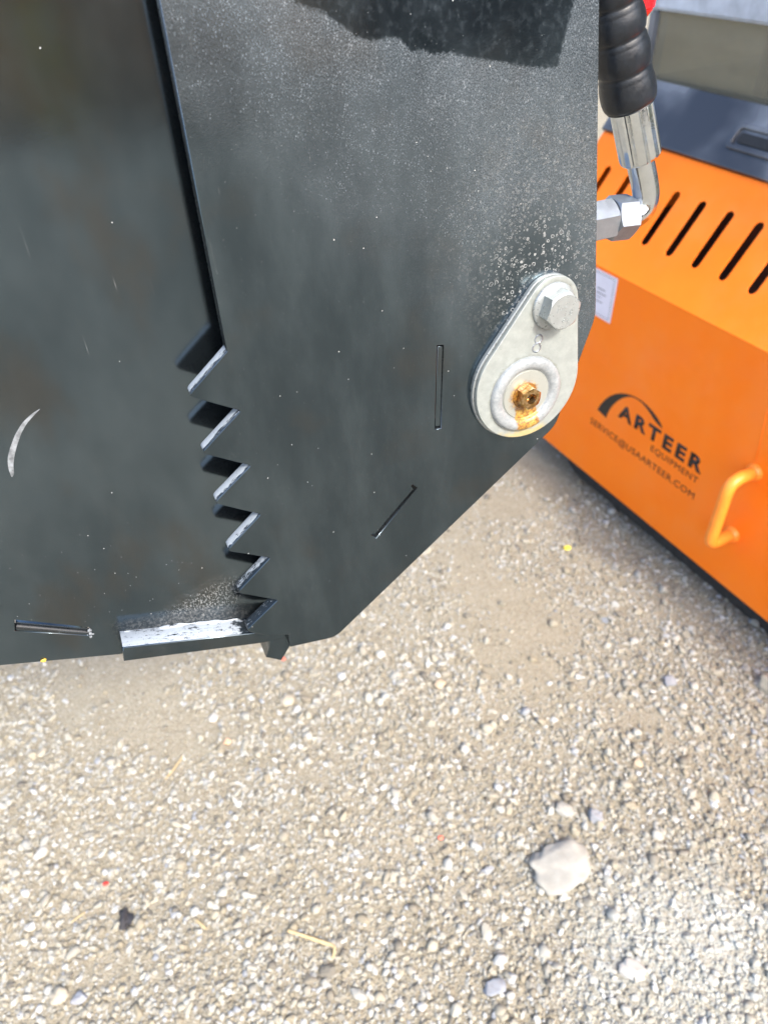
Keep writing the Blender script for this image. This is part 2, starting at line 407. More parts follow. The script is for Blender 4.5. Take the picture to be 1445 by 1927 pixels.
def mat_glass():
    m = NT('dusty_window_glass')
    co = m.coord()
    g = m.t.nodes.new('ShaderNodeBsdfPrincipled')
    for k, v in dict(Base_Color=(0.62, 0.66, 0.60), Roughness=0.03, IOR=1.5, Transmission_Weight=1.0).items(): m.put(g.inputs[k.replace('_', ' ')], v)
    d = m.t.nodes.new('ShaderNodeBsdfDiffuse')
    m.put(d.inputs[0], (0.42, 0.39, 0.30))
    mx = m.t.nodes.new('ShaderNodeMixShader')
    fac = m.ramp(m.noise(m.mapping(co, (4, 4, 9)), 1.0, 5, 0.65), 0.3, 0.75, 0.22, 0.42)
    m.t.links.new(fac, mx.inputs[0]); m.t.links.new(g.outputs[0], mx.inputs[1]); m.t.links.new(d.outputs[0], mx.inputs[2])
    m.t.links.new(mx.outputs[0], m.out.inputs[0])
    return m.mat

def powder(m, base):
    pos = m.n('ShaderNodeNewGeometry').outputs['Position']
    x, y, z = m.sep(pos)
    c = ground_pt(1290, 1790)
    nz = m.math('MULTIPLY', m.math('SUBTRACT', m.noise(pos, 14, 5, 0.7), 0.5), 0.30)
    dx = m.math('ADD', m.math('SUBTRACT', x, float(c[0])), nz); dy = m.math('ADD', m.math('MULTIPLY', m.math('SUBTRACT', y, float(c[1])), 1.3), nz)
    f = blob(m, dx, dy, 0.0, 0.0, 0.04, 0.24)
    f = m.math('MULTIPLY', f, m.ramp(m.noise(pos, 160, 4, 0.7), 0.35, 0.65, 0.25, 0.75))
    return m.mix(m.math('MULTIPLY', f, 0.75), base, (0.42, 0.465, 0.465))

def mat_ground():
    m = NT('sandy_gravel_ground')
    co = m.coord()
    big = m.noise(co, 2.6, 5, 0.6)
    mid = m.noise(co, 28, 5, 0.65)
    fin = m.noise(co, 260, 4, 0.7)
    cell = m.n('ShaderNodeTexVoronoi', {'feature': 'F1'}, Vector=co, Scale=330.0)
    base = m.cramp(m.math('ADD', m.math('MULTIPLY', big, 0.45), m.math('MULTIPLY', mid, 0.55)), [(0.30, (0.207, 0.183, 0.128)), (0.48, (0.268, 0.243, 0.176)), (0.62, (0.312, 0.288, 0.216)), (0.75, (0.326, 0.310, 0.250))])
    grainc = m.cramp(m.sep(cell.outputs['Color'])[0], [(0.0, (0.150, 0.134, 0.099)), (0.35, (0.246, 0.225, 0.172)), (0.7, (0.308, 0.292, 0.236)), (1.0, (0.396, 0.392, 0.361))])
    base = m.mix(0.5, base, grainc)
    base = m.mix(m.ramp(fin, 0.35, 0.7, 0.35, 0.0), base, (0.22, 0.17, 0.11))
    h = m.math('ADD', m.math('MULTIPLY', m.math('SUBTRACT', 1.0, cell.outputs['Distance']), 0.9), m.math('ADD', m.math('MULTIPLY', mid, 1.4), m.math('MULTIPLY', fin, 0.7)))
    base = powder(m, base)
    m.bsdf(Base_Color=base, Roughness=0.95, Normal=m.bump(h, 0.7, 0.004))
    return m.mat

def mat_pebble(name, stops, per_instance=True):
    m = NT(name)
    co = m.coord()
    if per_instance:
        rnd = m.n('ShaderNodeObjectInfo').outputs['Random']
        base = m.cramp(rnd, stops)
    else:
        base = m.cramp(m.noise(co, 45, 4), stops)
    nz = m.noise(co, 30 if per_instance else 160, 4, 0.65)
    base = m.mix(m.ramp(nz, 0.35, 0.7, 0.28, 0.0), base, m.mix(0.5, base, (0.30, 0.24, 0.17)))
    if per_instance: base = powder(m, base)
    m.bsdf(Base_Color=base, Roughness=0.82, Normal=m.bump(nz, 0.3, 0.002))
    return m.mat

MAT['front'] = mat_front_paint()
MAT['rear'] = mat_rear_paint()
MAT['edge'] = mat_worn('worn_tooth_edge', 0.40, 0.50, fade=(0.045, 0.12), front_dark=0.16)
MAT['lip'] = mat_worn('worn_lip_top', 0.36, 0.47, dark_from=pp(447, 1168, -0.01)[0])
MAT['black_paint'] = mat_simple('black_paint_edge', (0.010, 0.012, 0.014), 0.3, var=0.2, nscale=200)
MAT['chalk'] = mat_simple('pale_scrape', (0.15, 0.165, 0.18), 0.45, var=0.55, nscale=260)
MAT['keeper'] = mat_keeper()
MAT['zinc'] = mat_zinc('bright_zinc', (0.25, 0.275, 0.31), 0.36, 0.75, 0.3)
MAT['bolt'] = mat_zinc('zinc_bolt', (0.32, 0.345, 0.347), 0.32, 0.6, 0.0)
MAT['fitting'] = None
MAT['steel_tube'] = mat_zinc('plated_steel_tube', (0.58, 0.62, 0.66), 0.13, 1.0, 0.03)
MAT['rubber'] = mat_simple('black_hose_wrap', (0.006, 0.009, 0.014), 0.38, var=0.3, nscale=120, bump=0.12, bscale=500, ior=1.5)
MAT['red'] = mat_simple('red_plastic', (0.72, 0.010, 0.016), 0.25, var=0.05)
MAT['orange'] = mat_orange()
MAT['yellow_tube'] = mat_simple('orange_handle_paint', (0.96, 0.27, 0.030), 0.38, var=0.06)
MAT['print'] = mat_simple('black_print', (0.014, 0.012, 0.010), 0.5, var=0.2)
MAT['print_thin'] = mat_simple('dark_brown_print', (0.09, 0.022, 0.006), 0.5, var=0.2)
MAT['sticker'] = mat_simple('white_sticker', (0.72, 0.70, 0.80), 0.4, var=0.04)
MAT['scribble'] = mat_simple('grey_ink', (0.24, 0.23, 0.27), 0.5)
MAT['trim'] = mat_dusty_trim()
MAT['rail'] = mat_simple('sky_sheen_rail', (0.42, 0.47, 0.54), 0.35, var=0.3, nscale=14)  # pale blue puts the sky's reflection into the rail's colour
MAT['glass'] = mat_glass()
MAT['inside'] = mat_simple('cab_lining', (0.30, 0.28, 0.21), 0.8, var=0.15, nscale=5)
MAT['dark'] = mat_simple('matt_black_part', (0.015, 0.015, 0.016), 0.6)
MAT['track'] = mat_simple('track_rubber', (0.03, 0.028, 0.026), 0.8, var=0.3, bump=0.3)
MAT['ground'] = mat_ground()
PEB = [(0.0, (0.101, 0.099, 0.088)), (0.06, (0.167, 0.154, 0.123)), (0.18, (0.245, 0.220, 0.158)), (0.30, (0.224, 0.224, 0.201)), (0.42, (0.295, 0.272, 0.208)), (0.54, (0.264, 0.271, 0.257)), (0.66, (0.327, 0.310, 0.246)), (0.78, (0.312, 0.322, 0.308)), (0.89, (0.374, 0.370, 0.327)), (0.96, (0.431, 0.444, 0.440)), (1.0, (0.194, 0.216, 0.246))]
MAT['pebble'] = mat_pebble('pebble', PEB)

# ------------------------------------------------------------------ mesh helpers
def link(o, parent=None):
    COL.objects.link(o)
    if parent is not None: o.parent = parent
    return o

def obj_from(name, mesh, mats, parent=None):
    if not isinstance(mats, (list, tuple)): mats = [mats]
    for mm in mats: mesh.materials.append(mm)
    return link(bpy.data.objects.new(name, mesh), parent)

def tag(o, label, cat, group=None):
    o['label'] = label; o['category'] = cat
    if group: o['group'] = group
    return o

def bm_obj(name, bm, mats, parent=None, smooth=False):
    me = bpy.data.meshes.new(name)
    bm.normal_update(); bm.to_mesh(me); bm.free()
    if smooth:
        for p in me.polygons: p.use_smooth = True
    return obj_from(name, me, mats, parent)

def flat_mesh(name, outer, holes=(), depth=0.01, bevel=0.0006, res=1, M=None):
    """plate with outline in XY, its top face at z = 0 and its back at z = -depth"""
    cu = bpy.data.curves.new(name, 'CURVE')
    cu.dimensions = '2D'; cu.fill_mode = 'BOTH'
    for loop in [outer, *holes]:
        s = cu.splines.new('POLY'); s.points.add(len(loop) - 1)
        for p, q in zip(s.points, loop): p.co = (q[0], q[1], 0, 1)
        s.use_cyclic_u = True
    cu.bevel_depth = bevel; cu.bevel_resolution = res
    cu.extrude = max(depth / 2 - bevel, 1e-5); cu.offset = -bevel
    tmp = bpy.data.objects.new('tmp', cu); COL.objects.link(tmp)
    dg = bpy.context.evaluated_depsgraph_get()
    me = bpy.data.meshes.new_from_object(tmp.evaluated_get(dg), depsgraph=dg)
    bpy.data.objects.remove(tmp); bpy.data.curves.remove(cu)
    me.materials.clear()
    T = Matrix.Translation((0, 0, -depth / 2))
    me.transform((M @ T) if M is not None else T)
    me.name = name
    return me

def text_mesh(name, body, x0, x1, y0, h, bold=0.0, depth=0.0004, M=None, space=1.06):
    cu = bpy.data.curves.new(name, 'FONT'); cu.body = body; cu.size = 1.0; cu.offset = bold; cu.extrude = 0.0; cu.resolution_u = 3
    cu.space_character = space
    tmp = bpy.data.objects.new('tmp', cu); COL.objects.link(tmp)
    dg = bpy.context.evaluated_depsgraph_get()
    me = bpy.data.meshes.new_from_object(tmp.evaluated_get(dg), depsgraph=dg)
    bpy.data.objects.remove(tmp); bpy.data.curves.remove(cu)
    me.materials.clear()
    v = np.array([p.co[:] for p in me.vertices])
    lo, hi = v.min(0), v.max(0)
    sx = (x1 - x0) / (hi[0] - lo[0]); sy = h / (hi[1] - lo[1])
    me.transform(Matrix.Translation((x0, y0, 0)) @ Matrix.Diagonal((sx, sy, 1, 1)) @ Matrix.Translation((-lo[0], -lo[1], 0)))
    bm = bmesh.new(); bm.from_mesh(me)
    r = bmesh.ops.extrude_face_region(bm, geom=bm.faces[:])
    bmesh.ops.translate(bm, verts=[g for g in r['geom'] if isinstance(g, bmesh.types.BMVert)], vec=(0, 0, depth))
    bmesh.ops.recalc_face_normals(bm, faces=bm.faces[:])
    bm.to_mesh(me); bm.free()
    if M is not None: me.transform(M)
    me.name = name
    return me

def frames(pts):
    T = []
    for i in range(len(pts)):
        a = pts[max(0, i - 1)]; b = pts[min(len(pts) - 1, i + 1)]
        T.append((b - a).normalized())
    ref = Vector((0, 0, 1)) if abs(T[0].z) < 0.9 else Vector((1, 0, 0))
    N = (ref - ref.dot(T[0]) * T[0]).normalized()
    out = []
    for t in T:
        N = (N - N.dot(t) * t).normalized()
        out.append((t, N, t.cross(N)))
    return out

def sweep(bm, pts, radii, seg=24, caps=True):
    fr = frames(pts); rings = []
    for p, r, (t, n, b) in zip(pts, radii, fr):
        rings.append([bm.verts.new(p + n * (math.cos(2 * math.pi * k / seg) * r) + b * (math.sin(2 * math.pi * k / seg) * r)) for k in range(seg)])
    for A, B in zip(rings, rings[1:]):
        for k in range(seg):
            bm.faces.new((A[k], A[(k + 1) % seg], B[(k + 1) % seg], B[k]))
    if caps:
        bm.faces.new(rings[0][::-1]); bm.faces.new(rings[-1])
    return rings

def smooth_by_angle(o, deg=35):
    me = o.data
    for p in me.polygons: p.use_smooth = True
    bm = bmesh.new(); bm.from_mesh(me)
    lim = math.radians(deg)
    for e in bm.edges:
        if len(e.link_faces) == 2:
            e.smooth = e.calc_face_angle(0) < lim
    bm.to_mesh(me); bm.free()
    return o

def lathe(profile, seg=64, M=None):
    bm = bmesh.new(); rings = []
    for r, z in profile:
        if r < 1e-6: rings.append([bm.verts.new((0, 0, z))])
        else: rings.append([bm.verts.new((r * math.cos(2 * math.pi * k / seg), r * math.sin(2 * math.pi * k / seg), z)) for k in range(seg)])
    for A, B in zip(rings, rings[1:]):
        for k in range(seg):
            k2 = (k + 1) % seg
            if len(A) == 1 and len(B) > 1: bm.faces.new((A[0], B[k], B[k2]))
            elif len(B) == 1 and len(A) > 1: bm.faces.new((A[k], A[k2], B[0]))
            elif len(A) > 1: bm.faces.new((A[k], A[k2], B[k2], B[k]))
    bmesh.ops.recalc_face_normals(bm, faces=bm.faces[:])
    if M is not None: bm.transform(M)
    return bm

def hexa(apo, H, both=False, hole=None, rot=0.0, cham=0.985, M=None):
    """hexagon head with turned chamfer; along +z from 0 to H"""
    seg = 72; bm = bmesh.new()
    rc = apo * cham
    hx = []
    for k in range(seg):
        th = 2 * math.pi * k / seg
        r = apo / math.cos(((th) % (math.pi / 3)) - math.pi / 6)
        hx.append((th + rot, r))
    def ring(fz, fr): return [bm.verts.new((fr(r) * math.cos(t), fr(r) * math.sin(t), fz(r))) for t, r in hx]
    ch = lambda r: max(0.0, r - rc) * 0.55
    R = []
    if both: R.append(ring(lambda r: 0.0, lambda r: rc))
    R.append(ring((lambda r: ch(r)) if both else (lambda r: 0.0), lambda r: r))
    R.append(ring(lambda r: H - ch(r), lambda r: r))
    R.append(ring(lambda r: H, lambda r: min(rc, r)))
    if hole:
        R.append(ring(lambda r: H, lambda r: hole))
        R.append(ring(lambda r: H * 0.25, lambda r: hole * 0.9))
    for A, B in zip(R, R[1:]):
        for k in range(seg): bm.faces.new((A[k], A[(k + 1) % seg], B[(k + 1) % seg], B[k]))
    bm.faces.new(R[-1]); bm.faces.new(R[0][::-1])
    bmesh.ops.recalc_face_normals(bm, faces=bm.faces[:])
    if M is not None: bm.transform(M)
    return bm

def align(p0, p1, roll=0.0):
    d = (p1 - p0).normalized()
    return Matrix.Translation(p0) @ d.to_track_quat('Z', 'Y').to_matrix().to_4x4() @ Matrix.Rotation(roll, 4, 'Z')

def box_bm(lo, hi, bev=0.0, M=None, seg=2):
    bm = bmesh.new()
    bmesh.ops.create_cube(bm, size=1.0)
    for v in bm.verts:
        v.co = Vector([(lo[i] + hi[i]) / 2 + v.co[i] * (hi[i] - lo[i]) for i in range(3)])
    if bev: bmesh.ops.bevel(bm, geom=bm.edges[:], offset=bev, segments=seg, affect='EDGES')
    if M is not None: bm.transform(M)
    return bm

def rounded(pts, r, n=5):
    """round the corners of a 2D outline"""
    out = []; L = len(pts)
    for i in range(L):
        p = Vector(pts[i]); a = Vector(pts[i - 1]); b = Vector(pts[(i + 1) % L])
        da = (a - p).normalized(); db = (b - p).normalized()
        rr = r[i] if isinstance(r, (list, tuple)) else r
        if rr <= 0: out.append((p.x, p.y)); continue
        k = min(rr, (a - p).length * 0.45, (b - p).length * 0.45)
        s = p + da * k; e = p + db * k
        for j in range(n + 1):
            t = j / n
            q = s * (1 - t) ** 2 + p * 2 * t * (1 - t) + e * t ** 2
            out.append((q.x, q.y))
    return out

def stone_mesh(name, seed, size, sub=2, rough=0.22, flat=0.75):
    rg = random.Random(seed)
    bm = bmesh.new(); bmesh.ops.create_icosphere(bm, subdivisions=sub, radius=1.0)
    dirs = [(Vector((rg.gauss(0, 1), rg.gauss(0, 1), rg.gauss(0, 1))).normalized(), rg.uniform(0.70, 0.98)) for _ in range(9)]
    ph = [(Vector((rg.uniform(1, 4), rg.uniform(1, 4), rg.uniform(1, 4))), rg.uniform(0, 6)) for _ in range(4)]
    for v in bm.verts:
        d = v.co.normalized(); r = 1.0
        for n_, k in dirs:                     # faceted by a few cut planes
            c = d.dot(n_)
            if c > 0.1: r = min(r, 0.74 * k / c + 0.03)
        r += rough * 0.25 * sum(math.sin(d.dot(a) * 2.2 + p) for a, p in ph) / 2
        v.co = Vector((d.x * r * size[0], d.y * r * size[1], d.z * r * size[2] * flat))
    me = bpy.data.meshes.new(name); bm.to_mesh(me); bm.free()
    for p in me.polygons: p.use_smooth = True
    return me

# ================================================================== THE SETTING: ground
def ground_h(x, y):
    f = np.clip((6.0 - np.hypot(x, y)) / 3.0, 0, 1)
    return f * (0.0035 * np.sin(5.1 * x + 1.3) * np.cos(4.3 * y) + 0.0025 * np.sin(11.3 * x - 7.1 * y + 0.6) + 0.0015 * np.sin(23 * x + 17 * y))

near = np.linspace(-2.6, 2.6, 161)
far = np.array([3.2, 4, 5.2, 7, 10, 15, 25, 45, 80, 140])
ax = np.concatenate([-far[::-1], near, far])
gx, gy = np.meshgrid(ax, ax + 1.0)
gz = ground_h(gx, gy)
V = np.stack([gx, gy, gz], -1).reshape(-1, 3)
nn = len(ax)
idx = np.arange(nn * nn).reshape(nn, nn)
Fq = np.stack([idx[:-1, :-1], idx[:-1, 1:], idx[1:, 1:], idx[1:, :-1]], -1).reshape(-1, 4)
gm = bpy.data.meshes.new('ground')
gm.from_pydata(V.tolist(), [], Fq.tolist())
for p in gm.polygons: p.use_smooth = True
ground = obj_from('ground', gm, MAT['ground'])
ground['kind'] = 'structure'

# ================================================================== ADDED SHED FAR BEHIND, unseen, there only for its reflection in the paint
shed = bpy.data.objects.new('reflection_shed', None); link(shed)
shed.location = (15.0, -19.5, 0.0)
shed.rotation_euler = (0, 0, math.atan2(15, 22))
tag(shed, 'added brown shed behind the camera, unseen, only for its reflection in the plates', 'shed')
W_, D_, HT_ = 17.0, 3.0, 5.0
bm = bmesh.new()
nrib = 110
prof_ = []
for k in range(nrib + 1):
    xx = -W_ + 2 * W_ * k / nrib
    prof_.append((xx, 0.0 if (k // 1) % 2 == 0 else 0.06))
lo_ = [bm.verts.new((x, y, 0)) for x, y in prof_]; hi_ = [bm.verts.new((x, y, HT_)) for x, y in prof_]
for k in range(nrib): bm.faces.new((lo_[k], lo_[k + 1], hi_[k + 1], hi_[k]))
bm_obj('wall', bm, mat_simple('reflected_brown_cladding', (0.92, 0.40, 0.17), 0.6, var=0.35, nscale=0.35), shed)  # brown brightened so that its reflection shows in the plates
bm = bmesh.new()
rv = [bm.verts.new(c) for c in [(-W_ - .4, .5, HT_ + .02), (W_ + .4, .5, HT_ + .02), (W_ + .4, -D_, HT_ + 1.4), (-W_ - .4, -D_, HT_ + 1.4), (-W_ - .4, -2 * D_, HT_ + .02), (W_ + .4, -2 * D_, HT_ + .02)]]
bm.faces.new(rv[:4]); bm.faces.new((rv[3], rv[2], rv[5], rv[4]))
bm_obj('roof', bm, mat_simple('grey_roofing', (0.20, 0.20, 0.22), 0.6, nscale=1), shed)
bm_obj('yellow_reflection_board', box_bm((-6.7, 0.07, 0.0), (-5.7, 0.16, 3.2), 0.02), mat_simple('yellow_board', (1.0, 0.58, 0.02), 0.5, nscale=1), shed)  # board added for a yellow spot reflected in the rear plate
bm_obj('dark_reflection_board', box_bm((2.0, 0.07, 0.0), (15.5, 0.12, 4.4), 0.02), MAT['dark'], shed)  # dark board added so the front plate's top reflects dark

# ================================================================== THE GRAPPLE
grapple = bpy.data.objects.new('grapple', None)
grapple.empty_display_size = 0.05
link(grapple)
grapple.matrix_world = PLATE_M
tag(grapple, 'black painted steel grapple with saw toothed jaw plate hanging above the gravel', 'grapple')

T_PLATE = 0.0093
G_REAR = 0.0260

# ---- front plate with the toothed edge
teeth_px = [(427, 660), (353, 745), (452, 773), (378, 853), (471, 876), (402, 947), (490, 968), (426, 1037), (508, 1050), (446, 1116), (522, 1130), (462, 1188)]
teeth = [pp(*p) for p in teeth_px]
e0 = pp(300, 0); e1 = teeth[0]
top_l = (e0[0] + (e0[0] - e1[0]) * 0.75, e0[1] + (e0[1] - e1[1]) * 0.75)
r0 = pp(1127, 0); r1 = pp(1121, 595)
top_r = (r0[0] + (r0[0] - r1[0]) * 0.75, top_l[1])
outline = [top_l] + teeth + [pp(*p) for p in [(505, 1197), (543, 1195), (546, 1218), (632, 1199), (1045, 801), (1080, 705), (1121, 595)]] + [top_r]
rad = [0] + [0.0006 if i % 2 == 0 else 0.0042 for i in range(len(teeth))] + [0.0005, 0.0005, 0.0005, 0.006, 0.006, 0.004, 0.006] + [0]
outline = rounded(outline, rad, 5)
def slot(px, d):
    return [pp(*p, d) for p in px]
slot_a = slot([(823, 650), (835, 649), (830, 806), (818, 808)], 0)
slot_b = slot([(776, 912), (786, 918), (708, 1013), (699, 1007)], 0)
fm = flat_mesh('front_plate', outline, [slot_a, slot_b], T_PLATE, 0.0005, 1)
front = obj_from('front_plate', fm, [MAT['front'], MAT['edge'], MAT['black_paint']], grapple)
front['label'] = 'upper jaw plate with saw teeth, dust and dried water drops'
wear_dir = Vector((-0.62, 0.785, 0))
for p in fm.polygons:
    if p.normal.z < 0.3: p.material_index = 2  # back and sides a darker black, painting in shade between the plates
    if abs(p.normal.z) < 0.25 and p.normal.dot(wear_dir) > 0.80 and p.center.x < -0.02: p.material_index = 1
# the tabs of the cross plates that fill the two slots
def tab(name, sl, depth_from, z, parent, mat, grow=0.0003):
    c = Vector((sum(p[0] for p in sl) / 4, sum(p[1] for p in sl) / 4))
    o2 = []
    for p in sl:
        v = Vector(p) - c
        o2.append(tuple(c + v * (1 - 0.012) ))
    me = flat_mesh(name, o2, (), depth_from, 0.0003, 1, Matrix.Translation((0, 0, z)))
    return obj_from(name, me, mat, parent)
tab('slot_tab', [pp(*p) for p in [(825, 652), (835, 651), (830, 804), (820, 805)]], 0.02, -0.0012, front, MAT['front'])
tab('slot_tab', [pp(*p) for p in [(774, 916), (781, 921), (706, 1009), (701, 1006)]], 0.02, -0.0016, front, MAT['front'])

# ---- rear plate, 19.5 mm behind, mirror-like paint
R = lambda x, y: pp(x, y, -G_REAR)
b0, b1 = R(0, 1253), R(225, 1232)
sl = ((b0[0] - b1[0]), (b0[1] - b1[1]))
rear_out = [(b0[0] + sl[0] * 4, b0[1] + sl[1] * 4), b1, R(480, 1190), R(620, 1120), R(620, 1000), (0.10, 0.30), (0.12, 0.60), (b0[0] + sl[0] * 4, 0.60)]
slot_c = [R(*p) for p in [(27, 1167), (168, 1181), (172, 1197), (28, 1188)]]
rm = flat_mesh('rear_plate', rear_out, [slot_c], T_PLATE, 0.0006, 1, Matrix.Translation((0, 0, -G_REAR)))
rear = obj_from('rear_plate', rm, [MAT['rear']], grapple)
rear['label'] = 'smooth glossy plate behind the saw teeth'
t3 = tab('slot_tab', [R(*p) for p in [(29, 1182), (166, 1193), (169, 1197), (30, 1188)]], 0.018, -G_REAR - 0.0006, rear, MAT['rear'])
bm = bmesh.new()
e_a, e_b = pp3(30, 1178, -G_REAR - 0.0030), pp3(166, 1190, -G_REAR - 0.0030)
sweep(bm, [e_a, e_b], [0.0026, 0.0024], 14)
smooth_by_angle(bm_obj('weld_bead', bm, MAT['black_paint'], rear))
# weld spatter at the slot end
bm = bmesh.new()
for k in range(14):
    c = pp3(170 + random.gauss(0, 3), 1190 + random.gauss(0, 6), -G_REAR + 0.0003)
    r = random.uniform(0.0004, 0.0012)
    bmesh.ops.create_icosphere(bm, subdivisions=1, radius=r, matrix=Matrix.Translation(c))
bm_obj('weld_spatter', bm, MAT['chalk'], rear)
# crescent scrape in the paint
outer_px = [(78, 767), (60, 778), (42, 795), (28, 818), (19, 842), (14, 862), (15, 880), (22, 899)]
inner_px = [(27, 892), (25, 876), (27, 858), (32, 838), (40, 815), (50, 797), (62, 783)]
sc = [R(*p) for p in outer_px + inner_px]
obj_from('crescent_scrape', flat_mesh('crescent_scrape', rounded(sc, 0.002, 2), (), 0.0004, 0.00008, 1, Matrix.Translation((0, 0, -G_REAR + 0.0003))), MAT['chalk'], rear)['label'] = 'pale crescent shaped scrape in the paint'

pc = obj_from('paint_chip', stone_mesh('paint_chip', 5, (0.0030, 0.0018, 0.0016), 2), mat_simple('yellow_chip', (0.60, 0.40, 0.06), 0.5), rear)
pc.location = pp3(82, 1243, -G_REAR + 0.0006)
# ---- lip bar along the bottom, in front of the rear plate
LZ = -0.0085
lb = [pp(*p, LZ) for p in [(231, 1219), (465, 1193), (560, 1180), (560, 1196), (490, 1211), (233, 1245)]]
lm = flat_mesh('lip_bar', lb, (), G_REAR + LZ + 0.0006, 0.0007, 1, Matrix.Translation((0, 0, LZ)))
lipbar = obj_from('lip_bar', lm, [MAT['front'], MAT['lip']], grapple)
lipbar['label'] = 'flat bar with scraped pale top along the jaw bottom'
for p in lm.polygons:
    if abs(p.normal.z) < 0.3 and p.normal.y > 0.8: p.material_index = 1
# wavy bead of scraped metal where bar and plate meet
bm = bmesh.new()
pts, rr = [], []
for k in range(40):
    t = k / 39
    q = pp3(233 + (448 - 233) * t, 1192 + (1164 - 1192) * t + 2.0 * math.sin(9 * t) , -G_REAR + 0.0008)
    pts.append(q); rr.append(0.0016 * (0.75 + 0.35 * math.sin(17 * t + 1) + 0.2 * math.sin(41 * t)))
sweep(bm, pts, rr, 10)
smooth_by_angle(bm_obj('weld_bead', bm, MAT['lip'], lipbar), 60)

# ---- square bar end under the plate
blk = [pp(*p, -0.0095) for p in [(519, 1185), (556, 1180), (546, 1217), (530, 1244), (501, 1238)]]
obj_from('tip_block', flat_mesh('tip_block', blk, (), 0.020, 0.001, 2, Matrix.Translation((0, 0, -0.0096))), MAT['front'], grapple)

# ---- pin keeper
KZ = 0.0070
PIN = (0.1555, 0.1708); BOLT = (0.1735, 0.2300)
R1, R2 = 0.0405, 0.0193
def teardrop(c1, r1, c2, r2, n=40):
    a = Vector(c1); b = Vector(c2); d = b - a; L = d.length; ang = math.atan2(d.y, d.x)
    ph = math.acos((r1 - r2) / L)
    out = []
    for k in range(n + 1):
        t = ang + ph + (2 * math.pi - 2 * ph) * k / n
        out.append((a.x + r1 * math.cos(t), a.y + r1 * math.sin(t)))
    for k in range(n + 1):
        t = ang - ph + 2 * ph * k / n
        out.append((b.x + r2 * math.cos(t), b.y + r2 * math.sin(t)))
    return out
KC = (0.1577, 0.1772)
kd = obj_from('pin_keeper', flat_mesh('pin_keeper', teardrop(KC, R1 - 0.0003, BOLT, R2), (), KZ / 2 - 0.0003, 0.0006, 2, Matrix.Translation((0, 0, KZ))), MAT['keeper'], grapple)
kd['label'] = 'zinc plated teardrop keeper plate with bolt and grease fitting'
smooth_by_angle(kd, 40)
kb = obj_from('backing_plate', flat_mesh('backing_plate', teardrop((KC[0] - 0.0006, KC[1]), R1 + 0.0004, (BOLT[0] - 0.0006, BOLT[1]), R2 + 0.0004), (), KZ / 2, 0.0005, 2, Matrix.Translation((0, 0, KZ / 2))), MAT['bolt'], kd)
smooth_by_angle(kb, 40)
# the pin end: turned ring round a flat disc
MAT['pinring'] = mat_pin_ring('galvanised_pin_end', PIN)
prof = [(0.0276, 0.0), (0.0274, 0.0010), (0.0268, 0.0026), (0.0256, 0.0034), (0.0238, 0.0038), (0.0216, 0.0037), (0.0200, 0.0029), (0.0190, 0.0020), (0.0186, 0.0012), (0.0180, 0.0008), (0.0174, 0.0016), (0.0, 0.0016)]
bmr = lathe(prof, 96)
for v in bmr.verts:   # hammered, uneven rim
    r = math.hypot(v.co.x, v.co.y)
    if r > 0.0175:
        t = math.atan2(v.co.y, v.co.x)
        v.co.z *= 1 + 0.04 * math.sin(5 * t + 1) + 0.03 * math.sin(13 * t) + random.uniform(-0.015, 0.015)
bmr.transform(Matrix.Translation((PIN[0], PIN[1], KZ - 0.0002)))
ringo = smooth_by_angle(bm_obj('pin_end', bmr, MAT['pinring'], kd), 50)
m = NT('brassy_fitting'); co = m.coord()
nzf = m.noise(co, 420, 4, 0.65)
m.bsdf(Base_Color=m.cramp(nzf, [(0.30, (0.10, 0.05, 0.012)), (0.45, (0.30, 0.18, 0.06)), (0.60, (0.46, 0.32, 0.18)), (0.75, (0.56, 0.44, 0.34))]), Metallic=0.9, Roughness=0.2, Normal=m.bump(nzf, 0.08, 0.0004))
MAT['fitting'] = m.mat
fz = KZ + 0.0012
fit = smooth_by_angle(bm_obj('grease_fitting', hexa(0.0071, 0.0078, hole=0.0037, rot=0.35, cham=1.0, M=Matrix.Translation((PIN[0] - 0.0005, PIN[1] + 0.0002, fz))), MAT['fitting'], grapple), 30)
bm = lathe([(0.0, 0.0022), (0.0012, 0.0022), (0.0019, 0.0016), (0.0021, 0.0)], 24, Matrix.Translation((PIN[0] - 0.0005, PIN[1] + 0.0002, fz + 0.0015)))
smooth_by_angle(bm_obj('nipple', bm, MAT['dark'], fit))
# oily washer gap at the fitting's foot
bm = lathe([(0.0, 0.0), (0.0088, 0.0), (0.0095, -0.0004), (0.0095, -0.001)], 40, Matrix.Translation((PIN[0] - 0.0012, PIN[1], fz + 0.0009)))
bm_obj('oily_seat', bm, mat_simple('oily_rust', (0.16, 0.07, 0.012), 0.25, var=0.6, nscale=500), fit)
